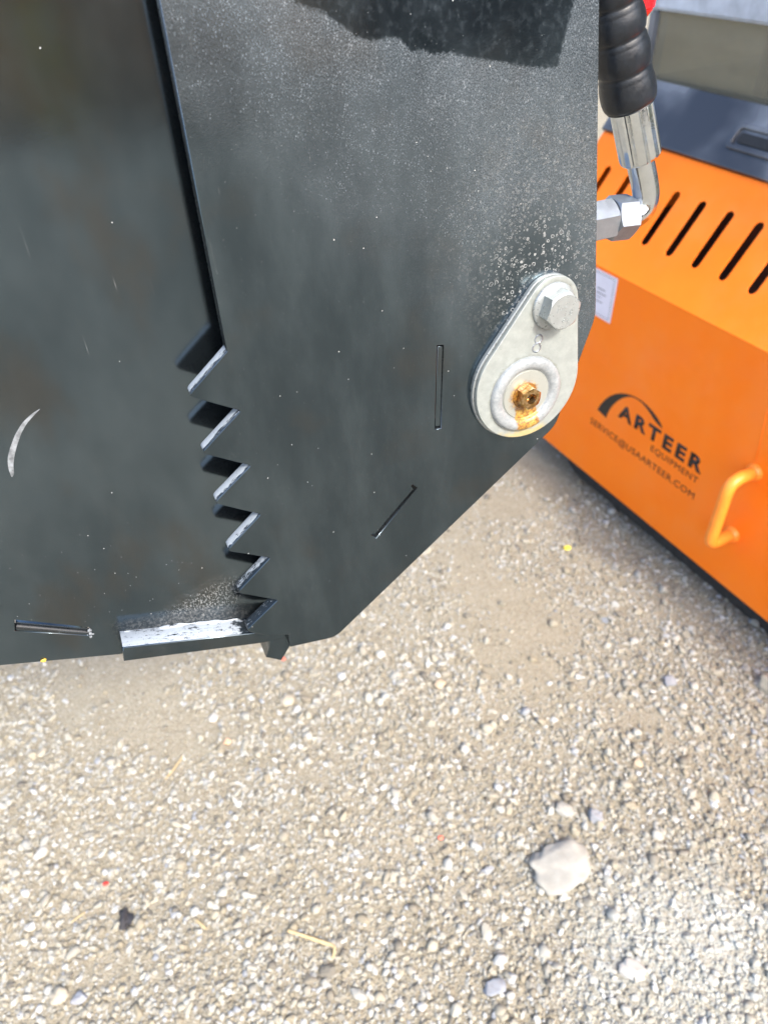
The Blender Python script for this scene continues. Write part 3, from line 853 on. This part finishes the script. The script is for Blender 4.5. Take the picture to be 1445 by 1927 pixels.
# flange bolt
bz = KZ - 0.0002
flb = lathe([(0.0155, 0.0), (0.0157, 0.0008), (0.0152, 0.0018), (0.0138, 0.0026), (0.0118, 0.0032), (0.0, 0.0032)], 64, Matrix.Translation((BOLT[0], BOLT[1], bz)))
bolt = smooth_by_angle(bm_obj('flange_bolt', flb, MAT['bolt'], grapple), 30)
hx = smooth_by_angle(bm_obj('hex_head', hexa(0.0112, 0.0105, rot=math.radians(14), cham=0.98, M=Matrix.Translation((BOLT[0], BOLT[1], bz + 0.0028))), MAT['bolt'], bolt), 25)
hz = bz + 0.0028 + 0.0105
for body, dx, dy, s in [('L', -0.0058, -0.0018, 0.0034), ('B', 0.0042, -0.0012, 0.0034), ('8', 0.0004, -0.0066, 0.0030), ('.', 0.0035, -0.0060, 0.0008), ('8', 0.0044, -0.0060, 0.0030), ('T', -0.001, 0.0024, 0.0034)]:
    Mx = Matrix.Translation((BOLT[0], BOLT[1], hz - 0.0001)) @ Matrix.Rotation(math.radians(-20), 4, 'Z')
    if body == 'T': body = '-'; s = 0.0008
    obj_from('grade_marking', text_mesh('grade_marking', body, dx, dx + (0.0022 if body != '.' else 0.0007), dy, s, 0.0, 0.00030, Mx), MAT['bolt'], bolt)
# stamped figure 8 on the keeper
Mx = Matrix.Translation((0.1632, 0.2062, KZ - 0.0001)) @ Matrix.Rotation(math.radians(-12), 4, 'Z')
obj_from('stamped_number', text_mesh('stamped_number', '8', -0.0035, 0.0035, -0.0065, 0.013, -0.022, 0.00035, Mx), MAT['zinc'], kd)

# ---- hydraulic hose at the right edge, just behind the plate
HZ = -0.034
def H(x, y, d=0.0): return pp3(x, y, HZ + d)
mmpx = abs((CAMROT.T @ (on_plane(1190, 250, P0 - PN * HZ, PN) - C))[2]) / F_PX
ctrl = [H(1128, -160), H(1142, -70), H(1154, 10), H(1164, 72), H(1175, 135), H(1186, 197)]
pts, rr = [], []
NSEG = 16
total = (len(ctrl) - 1) * NSEG
def cr(P, t):
    i = min(int(t), len(P) - 2); f = t - i
    p0, p1, p2, p3 = P[max(i - 1, 0)], P[i], P[i + 1], P[min(i + 2, len(P) - 1)]
    return 0.5 * ((2 * p1) + (p2 - p0) * f + (2 * p0 - 5 * p1 + 4 * p2 - p3) * f * f + (3 * p1 - p0 - 3 * p2 + p3) * f ** 3)
for k in range(total + 1):
    t = k / NSEG
    p = cr(ctrl, t)
    s = (t * 1.0) % 1.0
    r = 49 * mmpx * (0.89 + 0.13 * math.sin(math.pi * min(1, s * 1.02)) ** 0.7 + (0.03 if s < 0.12 else 0.0) - (0.02 if s > 0.90 else 0))
    if k >= total - 1: r *= 0.97
    pts.append(p); rr.append(r)
bm = bmesh.new(); sweep(bm, pts, rr, 40)
hose = smooth_by_angle(bm_obj('hydraulic_hose', bm, MAT['rubber'], grapple), 50)
hose['label'] = 'black wrapped hydraulic hose with bright crimped fitting'
# crimped ferrule: eight pressed flats
f0, f1 = H(1185, 186), H(1205, 297)
bm = bmesh.new(); Mf = align(f0, f1, 0.25); Lf = (f1 - f0).length
seg = 64; R0 = 39 * mmpx
def fr_(t, k):
    a = (t * 8 / (2 * math.pi)) % 1.0
    groove = 0.09 * math.exp(-((min(a, 1 - a)) / 0.045) ** 2)
    return R0 * (1 - groove) * (1 + 0.012 * math.cos(2 * math.pi * a * 2))
rings = []
for z, s in [(0, 0.97), (Lf * 0.05, 0.985), (Lf * 0.93, 1.0), (Lf * 0.98, 0.985), (Lf, 0.95), (Lf, 0.55), (Lf - 0.004, 0.5)]:
    rings.append([bm.verts.new((fr_(2 * math.pi * k / seg, k) * s * math.cos(2 * math.pi * k / seg), fr_(2 * math.pi * k / seg, k) * s * math.sin(2 * math.pi * k / seg), z)) for k in range(seg)])
for A, B in zip(rings, rings[1:]):
    for k in range(seg): bm.faces.new((A[k], A[(k + 1) % seg], B[(k + 1) % seg], B[k]))
bm.faces.new(rings[0][::-1]); bm.faces.new(rings[-1])
bm.transform(Mf)
smooth_by_angle(bm_obj('crimp_ferrule', bm, MAT['steel_tube'], hose), 28)
# bent tube
ctrl = [H(1199, 270), H(1206, 310), H(1212, 340), H(1215, 366), H(1210, 389), H(1196, 403), H(1176, 408), H(1150, 411)]
pts = [cr(ctrl, k / 8) for k in range(8 * (len(ctrl) - 1) + 1)]
bm = bmesh.new(); sweep(bm, pts, [26 * mmpx] * len(pts), 32)
smooth_by_angle(bm_obj('bent_tube', bm, MAT['steel_tube'], hose), 60)
# swivel nut and adapter
n0, n1 = H(1183, 407, -0.003), H(1146, 411, -0.003)
nut = hexa(38 * mmpx, (n1 - n0).length, both=True, rot=0.0, cham=1.0, M=align(n0, n1, math.radians(22)))
smooth_by_angle(bm_obj('swivel_nut', nut, MAT['zinc'], hose), 25)
a0, a1 = H(1147, 411, -0.0032), H(1085, 424, -0.004)
ad = hexa(36 * mmpx, (a1 - a0).length, both=True, rot=0.0, cham=1.0, M=align(a0, a1, math.radians(52)))
smooth_by_angle(bm_obj('adapter', ad, MAT['zinc'], hose), 25)
# coupling with red cap behind the hose
r_c = pp3(1192, -8, -0.11)
RR = 40 * mmpx * 1.12
bm = lathe([(0.0, -RR), (RR * 0.45, -RR * 0.93), (RR * 0.78, -RR * 0.70), (RR * 0.93, -RR * 0.45), (RR * 0.93, -RR * 0.38), (RR, -RR * 0.33), (RR, RR * 0.25), (RR * 0.95, RR * 0.32), (RR * 0.95, RR * 1.2), (0, RR * 1.2)], 48)
bm.transform(Matrix.Translation(r_c) @ Matrix.Rotation(math.radians(-82), 4, 'X') @ Matrix.Rotation(0, 4, 'Y'))
cap = smooth_by_angle(bm_obj('dust_cap', bm, MAT['red'], grapple), 30)
cap['label'] = 'glossy red cap behind the hose'
bm = bmesh.new(); sweep(bm, [r_c + Vector((0, RR * 0.9, 0)), r_c + Vector((-0.03, 0.12, 0.02)), r_c + Vector((-0.08, 0.22, 0.04))], [RR * 0.6] * 3, 24)
smooth_by_angle(bm_obj('coupling', bm, MAT['dark'], cap))

# ================================================================== THE ORANGE MACHINE
mach = bpy.data.objects.new('compact_machine', None)
link(mach); mach.matrix_world = MACH_M
tag(mach, 'orange compact work machine with louvred side, black lettering and cab window', 'machine')
ZB, ZK = 0.07, 0.5473
TH = math.radians(37)
XL, XR = -0.505, 1.05
SD = Vector((0, math.sin(TH), math.cos(TH)))         # up the sloping panel
SN = Vector((0, -math.cos(TH), math.sin(TH)))        # out of it
# local frames: x right, y up the sheet, z out of it
FACE = Matrix(((1, 0, 0, 0), (0, 0, -1, 0), (0, 1, 0, 0), (0, 0, 0, 1)))
SLOPE = Matrix(((1, 0, 0, 0), (0, SD.y, SN.y, 0), (0, SD.z, SN.z, ZK), (0, 0, 0, 1)))
side = obj_from('side_panel', flat_mesh('side_panel', [(XL, ZB), (XR, ZB), (XR, ZK - 0.001), (XL, ZK - 0.001)], (), 0.004, 0.0012, 2, FACE), MAT['orange'], mach)
# folded lower edge
bm = box_bm((XL + 0.002, 0.0045, ZB + 0.001), (XR - 0.002, 0.045, ZB + 0.004)); bm_obj('folded_edge', bm, MAT['orange'], side)
def louvre(x, y0, y1, w):
    r = w / 2; out = []
    for k in range(9): t = math.pi * k / 8; out.append((x + r * math.cos(t), y1 - r + r * math.sin(t)))
    for k in range(9): t = math.pi + math.pi * k / 8; out.append((x + r * math.cos(t), y0 + r + r * math.sin(t)))
    return out
LX = [-0.2415 + 0.0640 * k for k in range(-3, 19)]
LX = [x for x in LX if XL + 0.04 < x < XR - 0.05]
slots = [louvre(x, 0.068, 0.176, 0.0175) for x in LX]
louv = obj_from('louvre_panel', flat_mesh('louvre_panel', [(XL, 0.001), (XR, 0.001), (XR, 0.235), (XL, 0.235)], slots, 0.003, 0.0010, 2, SLOPE), MAT['orange'], mach)
# rounded fold between wall and slope
bm = bmesh.new()
sweep(bm, [Vector((XL, 0.0042, ZK - 0.0012)), Vector((XR, 0.0042, ZK - 0.0012))], [0.0045, 0.0045], 16)
smooth_by_angle(bm_obj('fold_line', bm, MAT['orange'], side), 60)
# dark engine bay behind the louvres
bm = box_bm((XL + 0.01, 0.03, 0.32), (XR - 0.01, 0.9, 0.545)); bm_obj('engine_bay', bm, MAT['dark'], mach)
# end walls, far wall, underside
prof = [(0.003, ZB), (0.003, ZK - 0.004), (0.0 + 0.35 * SD.y + 0.006, ZK + 0.35 * SD.z - 0.006), (0.95, ZK + 0.35 * SD.z - 0.006), (0.95, ZB)]
for name, x in (('end_panel', XL), ('end_panel', XR)):
    MM = Matrix(((0, 0, 1, x + (0.004 if x < 0 else 0.0)), (1, 0, 0, 0), (0, 1, 0, 0), (0, 0, 0, 1)))
    o = obj_from(name, flat_mesh(name, prof, (), 0.004, 0.0008, 1, MM), MAT['orange'], mach)
bm = box_bm((XL, 0.951, ZB), (XR, 0.955, ZK + 0.26)); bm_obj('rear_panel', bm, MAT['orange'], mach)
bm = box_bm((XL + 0.03, 0.10, 0.10), (XR - 0.03, 0.90, 0.20), 0.01); bm_obj('chassis', bm, MAT['dark'], mach)
# rubber track under the machine
def track(y0, y1):
    L, Rr = XR - XL - 0.25, 0.085
    cx = (XR + XL) / 2; n = 28; loop = []
    for k in range(n):
        t = -math.pi / 2 + math.pi * k / (n - 1); loop.append((cx + L / 2 - Rr + Rr * math.cos(t), Rr + Rr * math.sin(t)))
    for k in range(n):
        t = math.pi / 2 + math.pi * k / (n - 1); loop.append((cx - L / 2 + Rr + Rr * math.cos(t), Rr + Rr * math.sin(t)))
    MM = Matrix(((1, 0, 0, 0), (0, 0, -1, y0), (0, 1, 0, 0.004), (0, 0, 0, 1)))
    o = obj_from('rubber_track', flat_mesh('rubber_track', loop, (), y1 - y0, 0.006, 2, MM), MAT['track'], mach)
track(0.035, 0.25); track(0.70, 0.88)

# lettering on the wall
PRT = FACE @ Matrix.Translation((0, 0, 0.0003))
x0, x1 = fp(1162.7, 783)[0], fp(1319, 891)[0]
obj_from('lettering', text_mesh('lettering', 'ARTEER', x0, x1, 0.2640, 0.0335, 0.040, 0.0003, PRT, 1.34), MAT['print'], side)['label'] = 'large black letters ARTEER'
obj_from('lettering', text_mesh('lettering', 'EQUIPMENT', fp(1224, 847)[0], fp(1311, 911)[0], 0.2375, 0.0165, 0.0, 0.0003, PRT, 1.12), MAT['print_thin'], side)['label'] = 'small dark letters EQUIPMENT'
obj_from('lettering', text_mesh('lettering', 'SERVICE@USAARTEER.COM', fp(1110, 800)[0], fp(1305, 938)[0], 0.1985, 0.0205, 0.0, 0.0003, PRT, 1.08), MAT['print_thin'], side)['label'] = 'mail address lettering'
zz = lambda x, y: fp(1120 + x / 4.446, 700 + y / 4.446)
arc = [zz(*p) for p in [(20, 312), (50, 265), (85, 228), (125, 200), (170, 183), (215, 177), (262, 182), (310, 196), (352, 216), (400, 248), (445, 288), (490, 340), (525, 390), (548, 430), (565, 470),
       (545, 458), (515, 425), (490, 392), (462, 345), (430, 300), (395, 258), (350, 224), (305, 206), (262, 208), (222, 220), (185, 243), (150, 275), (122, 312), (104, 345), (92, 382)]]
obj_from('logo_arc', flat_mesh('logo_arc', arc, (), 0.0003, 0.00002, 0, FACE @ Matrix.Translation((0, 0, 0.0006))), MAT['print'], side)
# paper sticker under the fold
st = obj_from('sticker', flat_mesh('sticker', [(-0.365, 0.447), (-0.248, 0.447), (-0.247, 0.541), (-0.365, 0.541)], (), 0.0005, 0.00005, 0, FACE @ Matrix.Translation((0, 0, 0.0007))), MAT['sticker'], mach)
st['label'] = 'white paper sticker with faint border'
for (xa, za, xb, zb) in [(-0.360, 0.452, -0.254, 0.4535), (-0.360, 0.535, -0.254, 0.5365), (-0.2555, 0.452, -0.254, 0.5365), (-0.300, 0.495, -0.272, 0.4975), (-0.300, 0.504, -0.276, 0.5065), (-0.300, 0.478, -0.278, 0.4800), (-0.300, 0.487, -0.285, 0.4885)]:
    obj_from('printed_line', flat_mesh('printed_line', [(xa, za), (xb, za), (xb, zb), (xa, zb)], (), 0.0002, 0.00002, 0, FACE @ Matrix.Translation((0, 0, 0.0010))), MAT['scribble'], st)
# grab handle
def MV(x, z, out): return Vector((x, -out, z))
hx0, zt, zb_, so = 0.1578, 0.338, 0.192, 0.058
ctrl = [MV(hx0, zt, -0.002), MV(hx0, zt, 0.020), MV(hx0, zt, so - 0.022), MV(hx0, zt - 0.007, so - 0.006), MV(hx0, zt - 0.024, so), MV(hx0, zt - 0.06, so), MV(hx0, zb_ + 0.05, so), MV(hx0, zb_ + 0.016, so), MV(hx0, zb_ + 0.004, so - 0.005), MV(hx0, zb_, so - 0.016), MV(hx0, zb_, 0.02), MV(hx0, zb_, -0.002)]
pts = [cr(ctrl, k / 8) for k in range(8 * (len(ctrl) - 1) + 1)]
bm = bmesh.new(); sweep(bm, pts, [0.0112] * len(pts), 24)
hnd = smooth_by_angle(bm_obj('grab_handle', bm, MAT['yellow_tube'], mach), 60)
for z in (zt, zb_):
    bm = lathe([(0.0, 0.008), (0.0128, 0.008), (0.0152, 0.004), (0.0165, 0.0), (0.0165, -0.001)], 32, FACE @ Matrix.Translation((hx0, z, 0.001)))
    smooth_by_angle(bm_obj('weld_collar', bm, MAT['yellow_tube'], hnd), 40)
# raised seam above the handle
obj_from('seam', flat_mesh('seam', [(0.150, 0.36), (0.1525, 0.36), (0.142, 0.455), (0.140, 0.455)], (), 0.0012, 0.0003, 1, FACE @ Matrix.Translation((0, 0, 0.0010))), MAT['orange'], side)

# black strip above the louvres, with latch
strip = obj_from('trim_strip', flat_mesh('trim_strip', [(XL - 0.004, 0.236), (XR, 0.236), (XR, 0.349), (XL - 0.004, 0.349)], (), 0.016, 0.003, 3, SLOPE @ Matrix.Translation((0, 0, 0.007))), MAT['trim'], mach)
strip['label'] = 'dusty black strip between louvres and window'
smooth_by_angle(strip, 40)
lo = rounded([(-0.203, 0.266), (-0.06, 0.266), (-0.06, 0.311), (-0.203, 0.311)], 0.010, 5)
li = rounded([(-0.194, 0.274), (-0.069, 0.274), (-0.069, 0.303), (-0.194, 0.303)], 0.007, 5)
latch = smooth_by_angle(obj_from('latch_frame', flat_mesh('latch_frame', lo, [li], 0.008, 0.002, 3, SLOPE @ Matrix.Translation((0, 0, 0.0130))), MAT['trim'], strip), 50)
obj_from('latch_handle', flat_mesh('latch_handle', rounded([(-0.188, 0.279), (-0.074, 0.279), (-0.074, 0.297), (-0.188, 0.297)], 0.005, 4), (), 0.004, 0.001, 2, SLOPE @ Matrix.Translation((0, 0, 0.0100))), MAT['dark'], strip)

# cab: window, frame, lining
YG = 0.348 * SD.y + 0.012; ZG = ZK + 0.348 * SD.z
GL = FACE.copy(); GL[1][3] = YG
CT = 1.75
win = obj_from('cab_window', flat_mesh('cab_window', [(XL + 0.018, ZG - 0.01), (XR - 0.02, ZG - 0.01), (XR - 0.02, 0.945), (XL + 0.018, 0.945)], (), 0.005, 0.0005, 1, GL), MAT['glass'], mach)
bm = box_bm((XL - 0.004, YG - 0.012, 0.940), (XR, YG + 0.03, 1.00), 0.005); bm_obj('window_rail', bm, MAT['rail'], mach)
bm = box_bm((XL - 0.004, YG - 0.006, ZG - 0.02), (XL + 0.020, YG + 0.03, 0.9385), 0.004); bm_obj('corner_post', bm, MAT['trim'], mach)
win2 = obj_from('cab_window', flat_mesh('cab_window', [(XL + 0.018, 1.0), (XR - 0.02, 1.0), (XR - 0.02, CT - 0.08), (XL + 0.018, CT - 0.08)], (), 0.005, 0.0005, 1, GL), MAT['glass'], mach)
bm = box_bm((XL - 0.004, YG - 0.006, 1.0015), (XL + 0.0175, YG + 0.03, CT - 0.08), 0.003); bm_obj('corner_post', bm, MAT['trim'], mach)
bm = box_bm((XL - 0.01, YG - 0.02, CT - 0.079), (XR, 0.96, CT), 0.02); bm_obj('cab_roof', bm, MAT['trim'], mach)
bm = box_bm((XL, 0.80, ZG), (XR, 0.82, CT - 0.08)); bm_obj('cab_lining', bm, MAT['inside'], mach)
bm = box_bm((XL, YG + 0.031, ZG - 0.008), (XL + 0.006, 0.80, CT - 0.08)); bm_obj('cab_lining', bm, MAT['inside'], mach)
bm = box_bm((XL + 0.006, YG + 0.02, ZG - 0.006), (XR, 0.80, ZG)); bm_obj('cab_floor', bm, MAT['inside'], mach)
for x in (-0.245, -0.175, 0.12):
    bm = box_bm((x - 0.014, YG + 0.035, ZG + 0.0005), (x + 0.014, YG + 0.060, CT - 0.08), 0.004); bm_obj('inner_post', bm, MAT['dark'], mach)

# ================================================================== GRAVEL
src = bpy.data.collections.new('pebble_shapes')
NSHAPE = 10
for k in range(NSHAPE):
    me = stone_mesh('pebble', 100 + k, (random.uniform(0.85, 1.3), random.uniform(0.62, 1.0), random.uniform(0.5, 0.95)), 2, rough=0.3)
    if k % 2:
        for p in me.polygons: p.use_smooth = False
    me.materials.append(MAT['pebble'])
    src.objects.link(bpy.data.objects.new('pebble', me))

def vnoise(x, y, scale, seed):
    g = np.random.default_rng(seed).random((64, 64))
    u = x * scale + 17.3; v = y * scale + 9.1
    i = np.floor(u).astype(int); j = np.floor(v).astype(int)
    fu = u - i; fv = v - j; fu = fu * fu * (3 - 2 * fu); fv = fv * fv * (3 - 2 * fv)
    a = g[i % 64, j % 64]; b = g[(i + 1) % 64, j % 64]; c = g[i % 64, (j + 1) % 64]; d = g[(i + 1) % 64, (j + 1) % 64]
    return (a * (1 - fu) + b * fu) * (1 - fv) + (c * (1 - fu) + d * fu) * fv

PX, PS = [], []
def scatter(density, lo, hi, x0, x1, y0, y1, patch):
    n_ = int(density * (x1 - x0) * (y1 - y0))
    x = RNG.uniform(x0, x1, n_); y = RNG.uniform(y0, y1, n_)
    w = 0.55 * vnoise(x, y, 3.1, 1) + 0.30 * vnoise(x, y, 9.0, 2) + 0.15 * vnoise(x, y, 25, 3)
    ga = lambda cx, cy, r: np.exp(-((x - cx) ** 2 + (y - cy) ** 2) / r ** 2)
    w = w + 0.22 * ga(-0.38, 0.36, 0.22) + 0.10 * ga(0.0, 0.40, 0.2) - 0.20 * ga(0.46, 0.74, 0.16) - 0.16 * ga(0.22, 0.92, 0.14) - 0.18 * ga(-0.52, 0.95, 0.16) - 0.12 * ga(0.62, 0.62, 0.12)
    keep = RNG.random(n_) < np.clip((w - 0.5) * patch * 1.8 + 0.60, 0.07, 1)
    x, y = x[keep], y[keep]
    s = lo * (hi / lo) ** (RNG.random(len(x)) ** 1.7)
    PX.append(np.stack([x, y], 1)); PS.append(s)
scatter(1300, 0.0058, 0.0130, -1.7, 1.5, -0.4, 3.4, 4.0)
scatter(5500, 0.0036, 0.0068, -1.6, 1.4, -0.2, 2.6, 3.6)
scatter(7000, 0.0040, 0.0085, -0.95, 0.95, 0.12, 0.95, 3.2)
scatter(6000, 0.0030, 0.0055, -0.95, 0.95, 0.12, 1.3, 3.2)
scatter(15000, 0.0020, 0.0038, -1.2, 1.2, -0.1, 2.0, 3.0)
scatter(26000, 0.0010, 0.0020, -0.9, 0.95, 0.1, 1.5, 2.0)
PX = np.concatenate(PX); PS = np.concatenate(PS)
N = len(PX)
pz = ground_h(PX[:, 0], PX[:, 1]) + PS * RNG.uniform(-0.15, 0.45, N)
pm = bpy.data.meshes.new('gravel')
pm.vertices.add(N)
pm.vertices.foreach_set('co', np.column_stack([PX, pz]).astype(np.float32).ravel())
at = pm.attributes.new('stone_size', 'FLOAT', 'POINT'); at.data.foreach_set('value', PS.astype(np.float32))
at = pm.attributes.new('stone_turn', 'FLOAT_VECTOR', 'POINT')
rot = np.column_stack([RNG.normal(0, 0.5, N), RNG.normal(0, 0.5, N), RNG.uniform(0, 6.283, N)]).astype(np.float32)
at.data.foreach_set('vector', rot.ravel())
at = pm.attributes.new('stone_shape', 'INT', 'POINT'); at.data.foreach_set('value', RNG.integers(0, NSHAPE, N).astype(np.int32))
gravel = obj_from('gravel', pm, MAT['pebble'])
gravel['kind'] = 'stuff'
gravel['label'] = 'pale beige and grey gravel scattered over sandy ground'
gravel['category'] = 'gravel'
ng = bpy.data.node_groups.new('gravel_instances', 'GeometryNodeTree')
ng.interface.new_socket('Geometry', in_out='INPUT', socket_type='NodeSocketGeometry')
ng.interface.new_socket('Geometry', in_out='OUTPUT', socket_type='NodeSocketGeometry')
gi = ng.nodes.new('NodeGroupInput'); go = ng.nodes.new('NodeGroupOutput')
iop = ng.nodes.new('GeometryNodeInstanceOnPoints')
ci = ng.nodes.new('GeometryNodeCollectionInfo')
ci.inputs['Collection'].default_value = src
ci.inputs['Separate Children'].default_value = True
ci.inputs['Reset Children'].default_value = True
def attr(name, typ):
    a = ng.nodes.new('GeometryNodeInputNamedAttribute'); a.data_type = typ; a.inputs['Name'].default_value = name
    return a.outputs['Attribute']
ng.links.new(gi.outputs[0], iop.inputs['Points'])
ng.links.new(ci.outputs[0], iop.inputs['Instance'])
iop.inputs['Pick Instance'].default_value = True
ng.links.new(attr('stone_shape', 'INT'), iop.inputs['Instance Index'])
ng.links.new(attr('stone_turn', 'FLOAT_VECTOR'), iop.inputs['Rotation'])
ng.links.new(attr('stone_size', 'FLOAT'), iop.inputs['Scale'])
ng.links.new(iop.outputs[0], go.inputs[0])
md = gravel.modifiers.new('scatter', 'NODES'); md.node_group = ng
print('gravel stones', N)

# ================================================================== SINGLE STONES AND LITTER
def stone_mat(name, c, var=0.18):
    return mat_pebble(name, [(0.3, tuple(v * (1 - var) for v in c)), (0.55, c), (0.75, tuple(min(1, v * (1 + var)) for v in c))], False)
def place_stone(px, size, turn, mat, label, seed, sub=4, flat=0.6, sink=0.25):
    P = ground_pt(*px)
    me = stone_mesh('stone', seed, size, sub, 0.20, flat)
    o = obj_from('stone', me, mat)
    o.location = (P[0], P[1], float(ground_h(P[0], P[1])) + size[2] * flat * (1 - sink) * 0.8)
    o.rotation_euler = (0, 0, turn)
    tag(o, label, 'stone', 'larger stones lying in the gravel')
SM_W = stone_mat('white_stone', (0.40, 0.395, 0.37)); SM_P = stone_mat('pale_stone', (0.30, 0.298, 0.272))
SM_G = stone_mat('blue_grey_stone', (0.225, 0.245, 0.28)); SM_T = stone_mat('tan_stone', (0.46, 0.36, 0.25)); SM_C = stone_mat('cream_stone', (0.35, 0.318, 0.25))
SM_O = stone_mat('orange_stone', (0.66, 0.40, 0.26))
place_stone((1047, 1632), (0.053, 0.044, 0.028), 0.5, SM_P, 'largest pale grey angular stone in the gravel at lower right', 21, flat=0.55, sink=0.45)
place_stone((1117, 1536), (0.017, 0.014, 0.016), 1.3, SM_G, 'blue grey stone above right of the largest pale stone', 32)
place_stone((1062, 1527), (0.021, 0.013, 0.013), -0.7, SM_P, 'pale oblong stone just left of the blue grey stone', 43)
place_stone((400, 1352), (0.0105, 0.0095, 0.010), 0.3, SM_W, 'small bright white round stone below the lip bar', 54)
place_stone((537, 1319), (0.017, 0.014, 0.013), 0.0, SM_C, 'cream rounded stone below the tip of the toothed plate', 65)
place_stone((427, 1396), (0.008, 0.007, 0.007), 0.6, SM_O, 'small orange stone below the bright white stone', 76)
place_stone((1450, 1300), (0.022, 0.040, 0.030), 0.2, SM_C, 'cream stone cut off by the right edge of the picture', 87, flat=0.8, sink=0.6)
place_stone((1258, 1288), (0.016, 0.012, 0.012), 0.9, SM_G, 'blue grey stone in front of the orange machine near the shadow', 98)
place_stone((932, 1862), (0.018, 0.012, 0.012), 0.1, SM_G, 'grey flat stone at the bottom below the largest pale stone', 109)
place_stone((1185, 1830), (0.022, 0.015, 0.012), -0.4, SM_W, 'white wedge shaped stone at the lower right', 110)
place_stone((826, 1290), (0.014, 0.012, 0.012), 0.0, SM_T, 'tan stone half buried in the sandy patch below the diagonal edge', 121)
place_stone((60, 1748), (0.011, 0.007, 0.009), 0.3, SM_W, 'white oval stone near the left edge', 132)
place_stone((80, 1610), (0.008, 0.015, 0.009), -0.5, SM_W, 'white slender stone leaning at the left above the dark leaf', 143)
place_stone((112, 1875), (0.013, 0.015, 0.012), 0.4, SM_C, 'cream pebble in the coarse gravel at the bottom left corner', 154)
place_stone((150, 1880), (0.012, 0.010, 0.010), 0.8, SM_G, 'dark grey pebble right of the cream pebble at bottom left', 165)
place_stone((82, 1420), (0.010, 0.009, 0.009), 0.2, SM_C, 'round cream pebble on the left below the plate', 176)
place_stone((1200, 1440), (0.009, 0.008, 0.008), 0.2, SM_T, 'tan pebble in the sandy patch on the right', 187)

MAT['straw'] = mat_simple('dry_straw', (0.42, 0.33, 0.18), 0.6, var=0.2, nscale=200)
def straw(px, label, r=0.0022, lift=0.004, split=False):
    P = [Vector(ground_pt(*p)) for p in px]
    for p in P: p.z = float(ground_h(p.x, p.y)) + lift
    pts = [cr(P, k / 6) for k in range(6 * (len(P) - 1) + 1)] if len(P) > 2 else [P[0].lerp(P[1], k / 6) for k in range(7)]
    bm = bmesh.new()
    sweep(bm, pts, [r * (0.7 + 0.3 * math.sin(math.pi * k / (len(pts) - 1))) for k in range(len(pts))], 8)
    o = smooth_by_angle(bm_obj('straw', bm, MAT['straw']), 60)
    tag(o, label, 'straw', 'bits of dry straw on the gravel')
straw([(543, 1756), (575, 1766), (606, 1776), (629, 1785), (626, 1806)], 'long bent golden straw at the bottom centre', 0.0028, 0.006)
straw([(345, 1424), (328, 1450), (312, 1470)], 'pale thin straw below the lip bar', 0.0016, 0.004)
straw([(372, 1736), (390, 1753)], 'short golden straw right of the dark leaf', 0.0020, 0.005)
straw([(135, 1738), (162, 1718)], 'thin reddish straw left of the dark leaf', 0.0012, 0.004)

# crumpled dark leaf
P = ground_pt(238, 1733)
bm = bmesh.new(); bmesh.ops.create_icosphere(bm, subdivisions=3, radius=1.0)
for v in bm.verts:
    d = v.co.normalized()
    k = 0.8 + 0.22 * math.sin(3 * math.atan2(d.y, d.x) + 1) + 0.14 * math.sin(8 * math.atan2(d.y, d.x)) + random.uniform(-0.28, 0.28)
    v.co = Vector((d.x * 0.012 * k, d.y * 0.015 * k, d.z * 0.004 + 0.0025 * math.sin(300 * d.x * 0.012 + 3)))
leaf = bm_obj('dry_leaf', bm, mat_simple('dark_leaf', (0.022, 0.022, 0.026), 0.7, var=0.5, nscale=300))
leaf.location = (P[0], P[1], float(ground_h(P[0], P[1])) + 0.006)
tag(leaf, 'crumpled black dry leaf on the gravel at lower left', 'leaf')

def chip(px, size, col, label, cat, seed):
    P = ground_pt(*px)
    rg = random.Random(seed)
    bm = bmesh.new(); bmesh.ops.create_icosphere(bm, subdivisions=2, radius=1.0)
    for v in bm.verts:
        v.co = Vector((v.co.x * size * rg.uniform(0.8, 1.15), v.co.y * size * 0.8 * rg.uniform(0.8, 1.15), v.co.z * size * 0.5))
    o = bm_obj('plastic_chip' if cat == 'plastic chip' else 'flower_head', bm, mat_simple(label.split()[0] + '_chip', col, 0.5))
    o.location = (P[0], P[1], float(ground_h(P[0], P[1])) + size * 0.6 + 0.003)
    tag(o, label, cat)
chip((200, 1665), 0.0042, (0.62, 0.03, 0.02), 'red plastic chip on the gravel above the dark leaf', 'plastic chip', 1)
chip((829, 1577), 0.0042, (0.85, 0.16, 0.10), 'bright coral red chip left of the largest pale stone', 'plastic chip', 2)
chip((533, 1241), 0.0050, (0.60, 0.12, 0.08), 'dull red chip just below the tip of the toothed plate', 'plastic chip', 3)
chip((1067, 1035), 0.0085, (0.80, 0.62, 0.05), 'yellow chip on the ground beside the machine shadow', 'plastic chip', 4)
